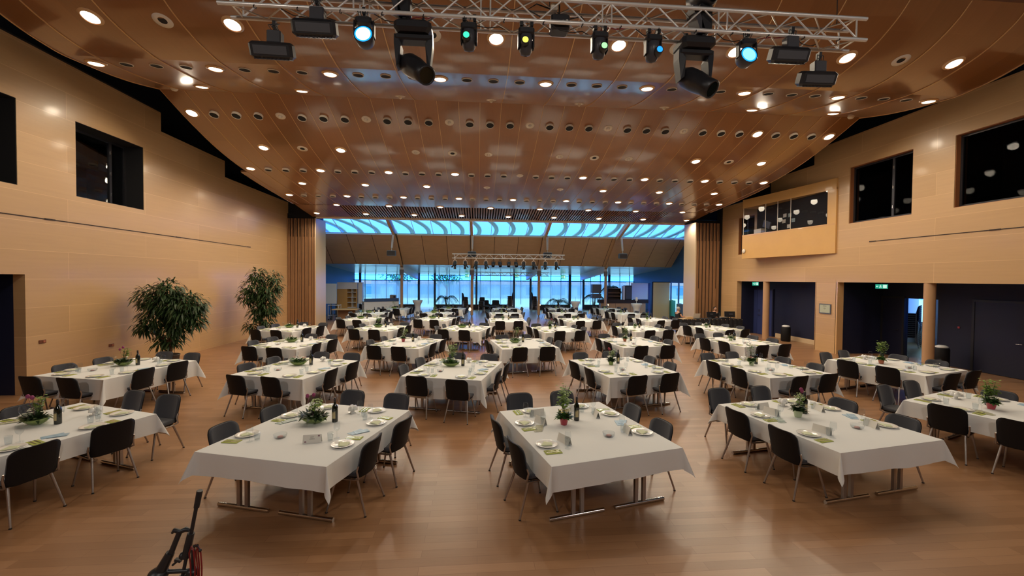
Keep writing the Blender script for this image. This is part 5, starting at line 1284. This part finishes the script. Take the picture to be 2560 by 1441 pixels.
# ================================================================ SOUND DESK AND PEOPLE
t = thing('sound_desk', 'long black-draped technician desk in front of right slatted panel', 'desk', (12.2, 20.95, 0))
q = MB(); q.box(-1.75, 1.5, -.35, .35, .70, .74); q.obj('desktop', 'birch', t)
q = MB(); fn = lambda u, v: (-1.76+3.27*u, -.36+.012*sin(u*90), .745*(1-v)); q.grid(fn, 90, 2); q.grid(lambda u, v: (-1.76, -.36+.7*u, .745*(1-v)), 10, 2); q.grid(lambda u, v: (1.51, -.36+.7*u, .745*(1-v)), 10, 2); q.box(-1.0, 1.51, -.36, .3, .741, .75); q.obj('black_drape', 'clothblack', t)
def monitor(x, y, z, w_, h_, rz, label):
    t = thing('computer_monitor', label, 'monitor', (x, y, z), rz); q = MB(); q.rbox((0, 0, h_/2+.07), (w_, .04, h_), .008, Matrix.Rotation(-.12, 3, 'X')); q.obj('screen', 'fixture', t); q = MB(); q.lathe([(.001,0),(.11,0),(.11,.012),(.001,.015)], 14); q.tube((0,.0,.01), (0,.02,.18), .02); q.obj('stand', 'fixture', t)
    q = MB(); q.rbox((.0, -.024, h_/2+.08), (w_*.3, .006, h_*.28), .002, Matrix.Rotation(-.12, 3, 'X')); q.obj('rear_badge', 'fixture2', t)
monitor(12.25, 21.0, .752, .56, .28, .1, 'left black monitor on the technician desk, seen from behind'); monitor(13.28, 20.95, .752, .66, .30, -.1, 'right black monitor on the technician desk, seen from behind')
t = thing('laptop', 'open pale laptop at the left half of the technician desk', 'laptop', (11.35, 20.9, .752), .05); q = MB(); q.box(-.19, .19, -.02, .24, 0, .015); q.obj('keyboard_base', 'fixture2', t); q = MB(); q.add([(-.19,-.02,.012),(.19,-.02,.012),(.19,-.09,.27),(-.19,-.09,.27),(-.19,-.008,.012),(.19,-.008,.012),(.19,-.078,.27),(-.19,-.078,.27)], [(0,1,2,3),(4,7,6,5),(0,3,7,4),(1,5,6,2),(2,6,7,3)]); q.obj('lid', 'ventwhite', t)
q = MB(); q.rbox((0, 0, .05), (.32, .22, .09), .006); q.box(-.15, .15, -.1, .1, .095, .10); tag(q.obj('cardboard_box', 'birch', None, (10.95, 20.85, .742)), 'small flat cardboard box left of the pale laptop', 'box')
t = thing('mixing_console', 'black mixing console between the two monitors', 'mixer', (12.8, 20.8, .752)); q = MB(); q.add([(-.2,-.15,0),(.2,-.15,0),(.2,.15,0),(-.2,.15,0),(-.2,-.15,.09),(.2,-.15,.09),(.2,.15,.04),(-.2,.15,.04)], [(0,3,2,1),(4,5,6,7),(0,1,5,4),(1,2,6,5),(2,3,7,6),(3,0,4,7)]); q.obj('body', 'fixture', t); q = MB(); 
for k in range(8): q.box(-.17+k*.045, -.16+k*.045, -.1, .1, .06, .085)
q.obj('fader', 'ventwhite', t)
def skin(name, pts, edges, m_, parent, sub=2):
    me = bpy.data.meshes.new(name); keys = list(pts); me.from_pydata([pts[k][0] for k in keys], [(keys.index(a), keys.index(b_)) for a, b_ in edges], [])
    o = bpy.data.objects.new(name, me); C.objects.link(o); mod = o.modifiers.new('s', 'SKIN'); 
    if not me.skin_vertices: bpy.context.view_layer.objects.active = o
    for i, k in enumerate(keys):
        sv = me.skin_vertices[0].data[i]; r = pts[k][1]; sv.radius = r if isinstance(r, tuple) else (r, r); sv.use_root = (i == 0)
    s2 = o.modifiers.new('b', 'SUBSURF'); s2.levels = sub; s2.render_levels = sub
    dg = bpy.context.evaluated_depsgraph_get(); m2 = bpy.data.meshes.new_from_object(o.evaluated_get(dg)); m2.name = name
    bpy.data.objects.remove(o); o2 = bpy.data.objects.new(name, m2); C.objects.link(o2); m2.materials.clear(); m2.materials.append(M[m_]); m2.polygons.foreach_set('use_smooth', [True]*len(m2.polygons)); o2.parent = parent; return o2
def seated(x, y, rz, label, shirt, sleeves, hair, armsf):
    t = thing('person', label, 'person', (x, y, 0), rz)     # faces +Y locally
    P = dict(pel=((0,0,.52),.14), ab=((0,.0,.68),(.135,.10)), ch=((0,.02,.88),(.165,.11)), up=((0,.02,1.0),(.12,.09)), nk=((0,.03,1.08),.05), hd=((0,.05,1.17),(.07,.085)), tp=((0,.05,1.26),(.075,.09)))
    E = [('pel','ab'),('ab','ch'),('ch','up'),('up','nk'),('nk','hd'),('hd','tp')]
    for s, n_ in ((-1,'l'),(1,'r')):
        el = (s*.24, .10, .80); wr = (s*.13, armsf, .80)
        P.update({'sh'+n_: ((s*.18,.02,1.0),.05), 'el'+n_: (el,.04), 'wr'+n_: (wr,.026), 'ha'+n_: ((s*.10,armsf+.07,.795),(.035,.018)),
                  'hp'+n_: ((s*.09,.05,.50),.085), 'kn'+n_: ((s*.13,.45,.50),.062), 'an'+n_: ((s*.14,.42,.09),.042), 'to'+n_: ((s*.15,.56,.05),(.045,.03))})
        E += [('up','sh'+n_),('sh'+n_,'el'+n_),('el'+n_,'wr'+n_),('wr'+n_,'ha'+n_),('pel','hp'+n_),('hp'+n_,'kn'+n_),('kn'+n_,'an'+n_),('an'+n_,'to'+n_)]
        for f in range(5):
            fx = s*(.10+.022*(f-2)*-1) if f < 4 else s*.055; k = 'f%d%s' % (f, n_)
            P[k] = ((fx, armsf+(.135 if f < 4 else .09)+.008*(f in (1, 2)), .785), .008); E.append(('ha'+n_, k))
    skin('body', P, E, 'skin', t)
    Q = {k: (P[k][0], tuple(v+.018 for v in (P[k][1] if isinstance(P[k][1], tuple) else (P[k][1],)*2))) for k in ('pel','ab','ch','up')}; F = [('pel','ab'),('ab','ch'),('ch','up')]
    for n_ in 'lr':
        Q['sh'+n_] = (P['sh'+n_][0], .064); F.append(('up','sh'+n_))
        a, b_ = Vector(P['sh'+n_][0]), Vector(P['el'+n_][0])
        if sleeves == 'long': Q['el'+n_] = (tuple(b_), .053); Q['wr'+n_] = (P['wr'+n_][0], .038); F += [('sh'+n_,'el'+n_),('el'+n_,'wr'+n_)]
        else: Q['sl'+n_] = (tuple(a.lerp(b_, .35)), .058); F.append(('sh'+n_,'sl'+n_))
    skin('shirt', Q, F, shirt, t)
    Q = {'pel': (P['pel'][0], .15)}; F = []
    for n_ in 'lr':
        Q['hp'+n_] = (P['hp'+n_][0], .1); Q['kn'+n_] = (P['kn'+n_][0], .077); Q['an'+n_] = (P['an'+n_][0], .06); F += [('pel','hp'+n_),('hp'+n_,'kn'+n_),('kn'+n_,'an'+n_)]
    skin('trousers', Q, F, 'jeans', t)
    q = MB(); q.ball((0, .03, 1.235), .098, 14, 9, (.92, 1.0, 1.05)); 
    h = q.obj('hair', hair, t)
    q = MB(); q.ball((0, .075, 1.205), .082, 14, 9, (.9, .95, 1.15)); q.add([(-.012,.148,1.20),(.012,.148,1.20),(0,.178,1.185),(0,.15,1.225)], [(0,2,3),(2,1,3),(0,1,2)]); q.ball((-.082,.05,1.2), .018, 6, 4, (.4,.8,1.2)); q.ball((.082,.05,1.2), .018, 6, 4, (.4,.8,1.2)); q.obj('face', 'skin', t)
    q = MB(); q.ball((-.03,.148,1.222), .009, 6, 4); q.ball((.03,.148,1.222), .009, 6, 4); q.box(-.022,.022,.146,.152,1.158,1.164); q.obj('eyes_and_mouth', 'hairdark', t)
    return t
seated(10.62, 21.45, -pi/2+.15, 'person in dark top with short grey hair seated side on at technician desk', 'clothblack', 'short', 'hairgrey', .38)
seated(12.85, 21.72, pi-.1, 'person with dark hair in black, bent behind the technician desk monitors', 'clothblack', 'long', 'hairdark', .36)
chair(10.55, 21.45, -pi/2+.15, 'charcoal chair carrying the grey-haired person at the technician desk', 'technician chairs'); chair(12.85, 21.82, pi-.1, 'charcoal chair behind the technician desk monitors', 'technician chairs')

# ================================================================ STAND AT THE STAGE EDGE (bottom left)
st = thing('microphone_stand', 'black folded stand with red cables at the bottom left of the picture', 'stand', (-1.07, 1.6, 1.05))
V_ = lambda x, z, y=1.6: (x+1.07, y-1.6, z-1.05)
q = MB(); q.tube(V_(-1.08,1.65), V_(-1.05,1.80), .006); q.tube(V_(-1.075,1.25), V_(-1.08,1.65), .012); q.tube(V_(-1.05,1.80), V_(-1.03,1.905), .0065); q.tube(V_(-1.03,1.90), V_(-1.018,1.962), .0095, .0105); q.obj('boom_rod', 'fixture', st)
q = MB(); q.tube(V_(-1.07,1.715), V_(-1.05,1.805), .0135, .012, 10); q.ball(V_(-1.078,1.722), .014, 8, 5); q.obj('clutch', 'fixture', st)
q = MB(); q.tube(V_(-1.125,1.72), V_(-1.088,1.815), .010, .0095); q.path([V_(-1.115,1.808), V_(-1.108,1.818), V_(-1.088,1.812), V_(-1.068,1.820), V_(-1.055,1.816)], [.005,.008,.008,.009,.006], 6); q.tube(V_(-1.16,1.66), V_(-1.122,1.735), .020, .014, 10); q.ball(V_(-1.165,1.655), .032, 10, 6, (1.1,1,.8)); q.tube(V_(-1.17,1.3), V_(-1.165,1.66), .014); q.obj('folded_arm', 'fixture', st)
q = MB(); q.tube(V_(-1.115,1.688), V_(-1.098,1.703), .004); q.obox(V_(-1.095,1.706), (.022,.012,.009), Matrix.Rotation(.3, 3, 'Y')); q.tube(V_(-1.13,1.665), V_(-1.035,1.665), .008); q.ball(V_(-1.045,1.66), .02, 8, 5, (1.3,1,.8)); q.tube(V_(-1.045,1.64), V_(-1.042,1.745), .007); q.obj('knob', 'fixture', st)
q = MB()
for dx, yy in ((0, 1.59), (.012, 1.585), (-.008, 1.58)): q.path([V_(-1.055+dx,1.40,yy), V_(-1.03+dx,1.62,yy), V_(-1.032+dx,1.70,yy), V_(-1.036+dx,1.745,yy), V_(-1.028+dx,1.768,yy), V_(-1.02+dx,1.75,yy), V_(-1.016+dx,1.69,yy), V_(-1.02+dx,1.40,yy)], .0026, 5)
q.obj('cable', 'cablered', st)
q = MB(); q.tube(V_(-1.03,1.765,1.585), V_(-1.015,1.77,1.58), .005); q.ball(V_(-1.006,1.752,1.58), .006, 6, 4); q.path([V_(-1.015,1.768,1.58), V_(-1.01,1.76,1.58), V_(-1.006,1.752,1.58)], .002, 5); q.obj('plug', 'fixture', st)
for k in range(3):
    a = k*2.094+.3; q = MB(); q.tube(V_(-1.075,1.32), V_(-1.075+cos(a)*.32,1.06,1.6+sin(a)*.32), .009, .008); q.obj('leg', 'fixture', st)
b = MB(); b.box(-9, 12, -4, 2.05, 0, 1.05); b.box(-9, 12, 1.98, 2.08, 1.0, 1.055); struct('floor_stage', b, 'floor')
for o in STAGE:  # made-up housings for the added fill lamps
    t = thing('fill_luminaire', 'round added fill lamp, unseen behind the viewpoint, %s of three' % ORD[STAGE.index(o)], 'lamp', o.location); t.rotation_euler = o.rotation_euler
    q = MB(); q.lathe([(.37, .0), (.38, .02), (.38, .14), (.001, .16)], 20); q.obj('housing', 'fixture', t); q = MB(); q.tube((0, 0, .15), (0, .9, 1.0), .02); q.obj('arm', 'fixture', t)
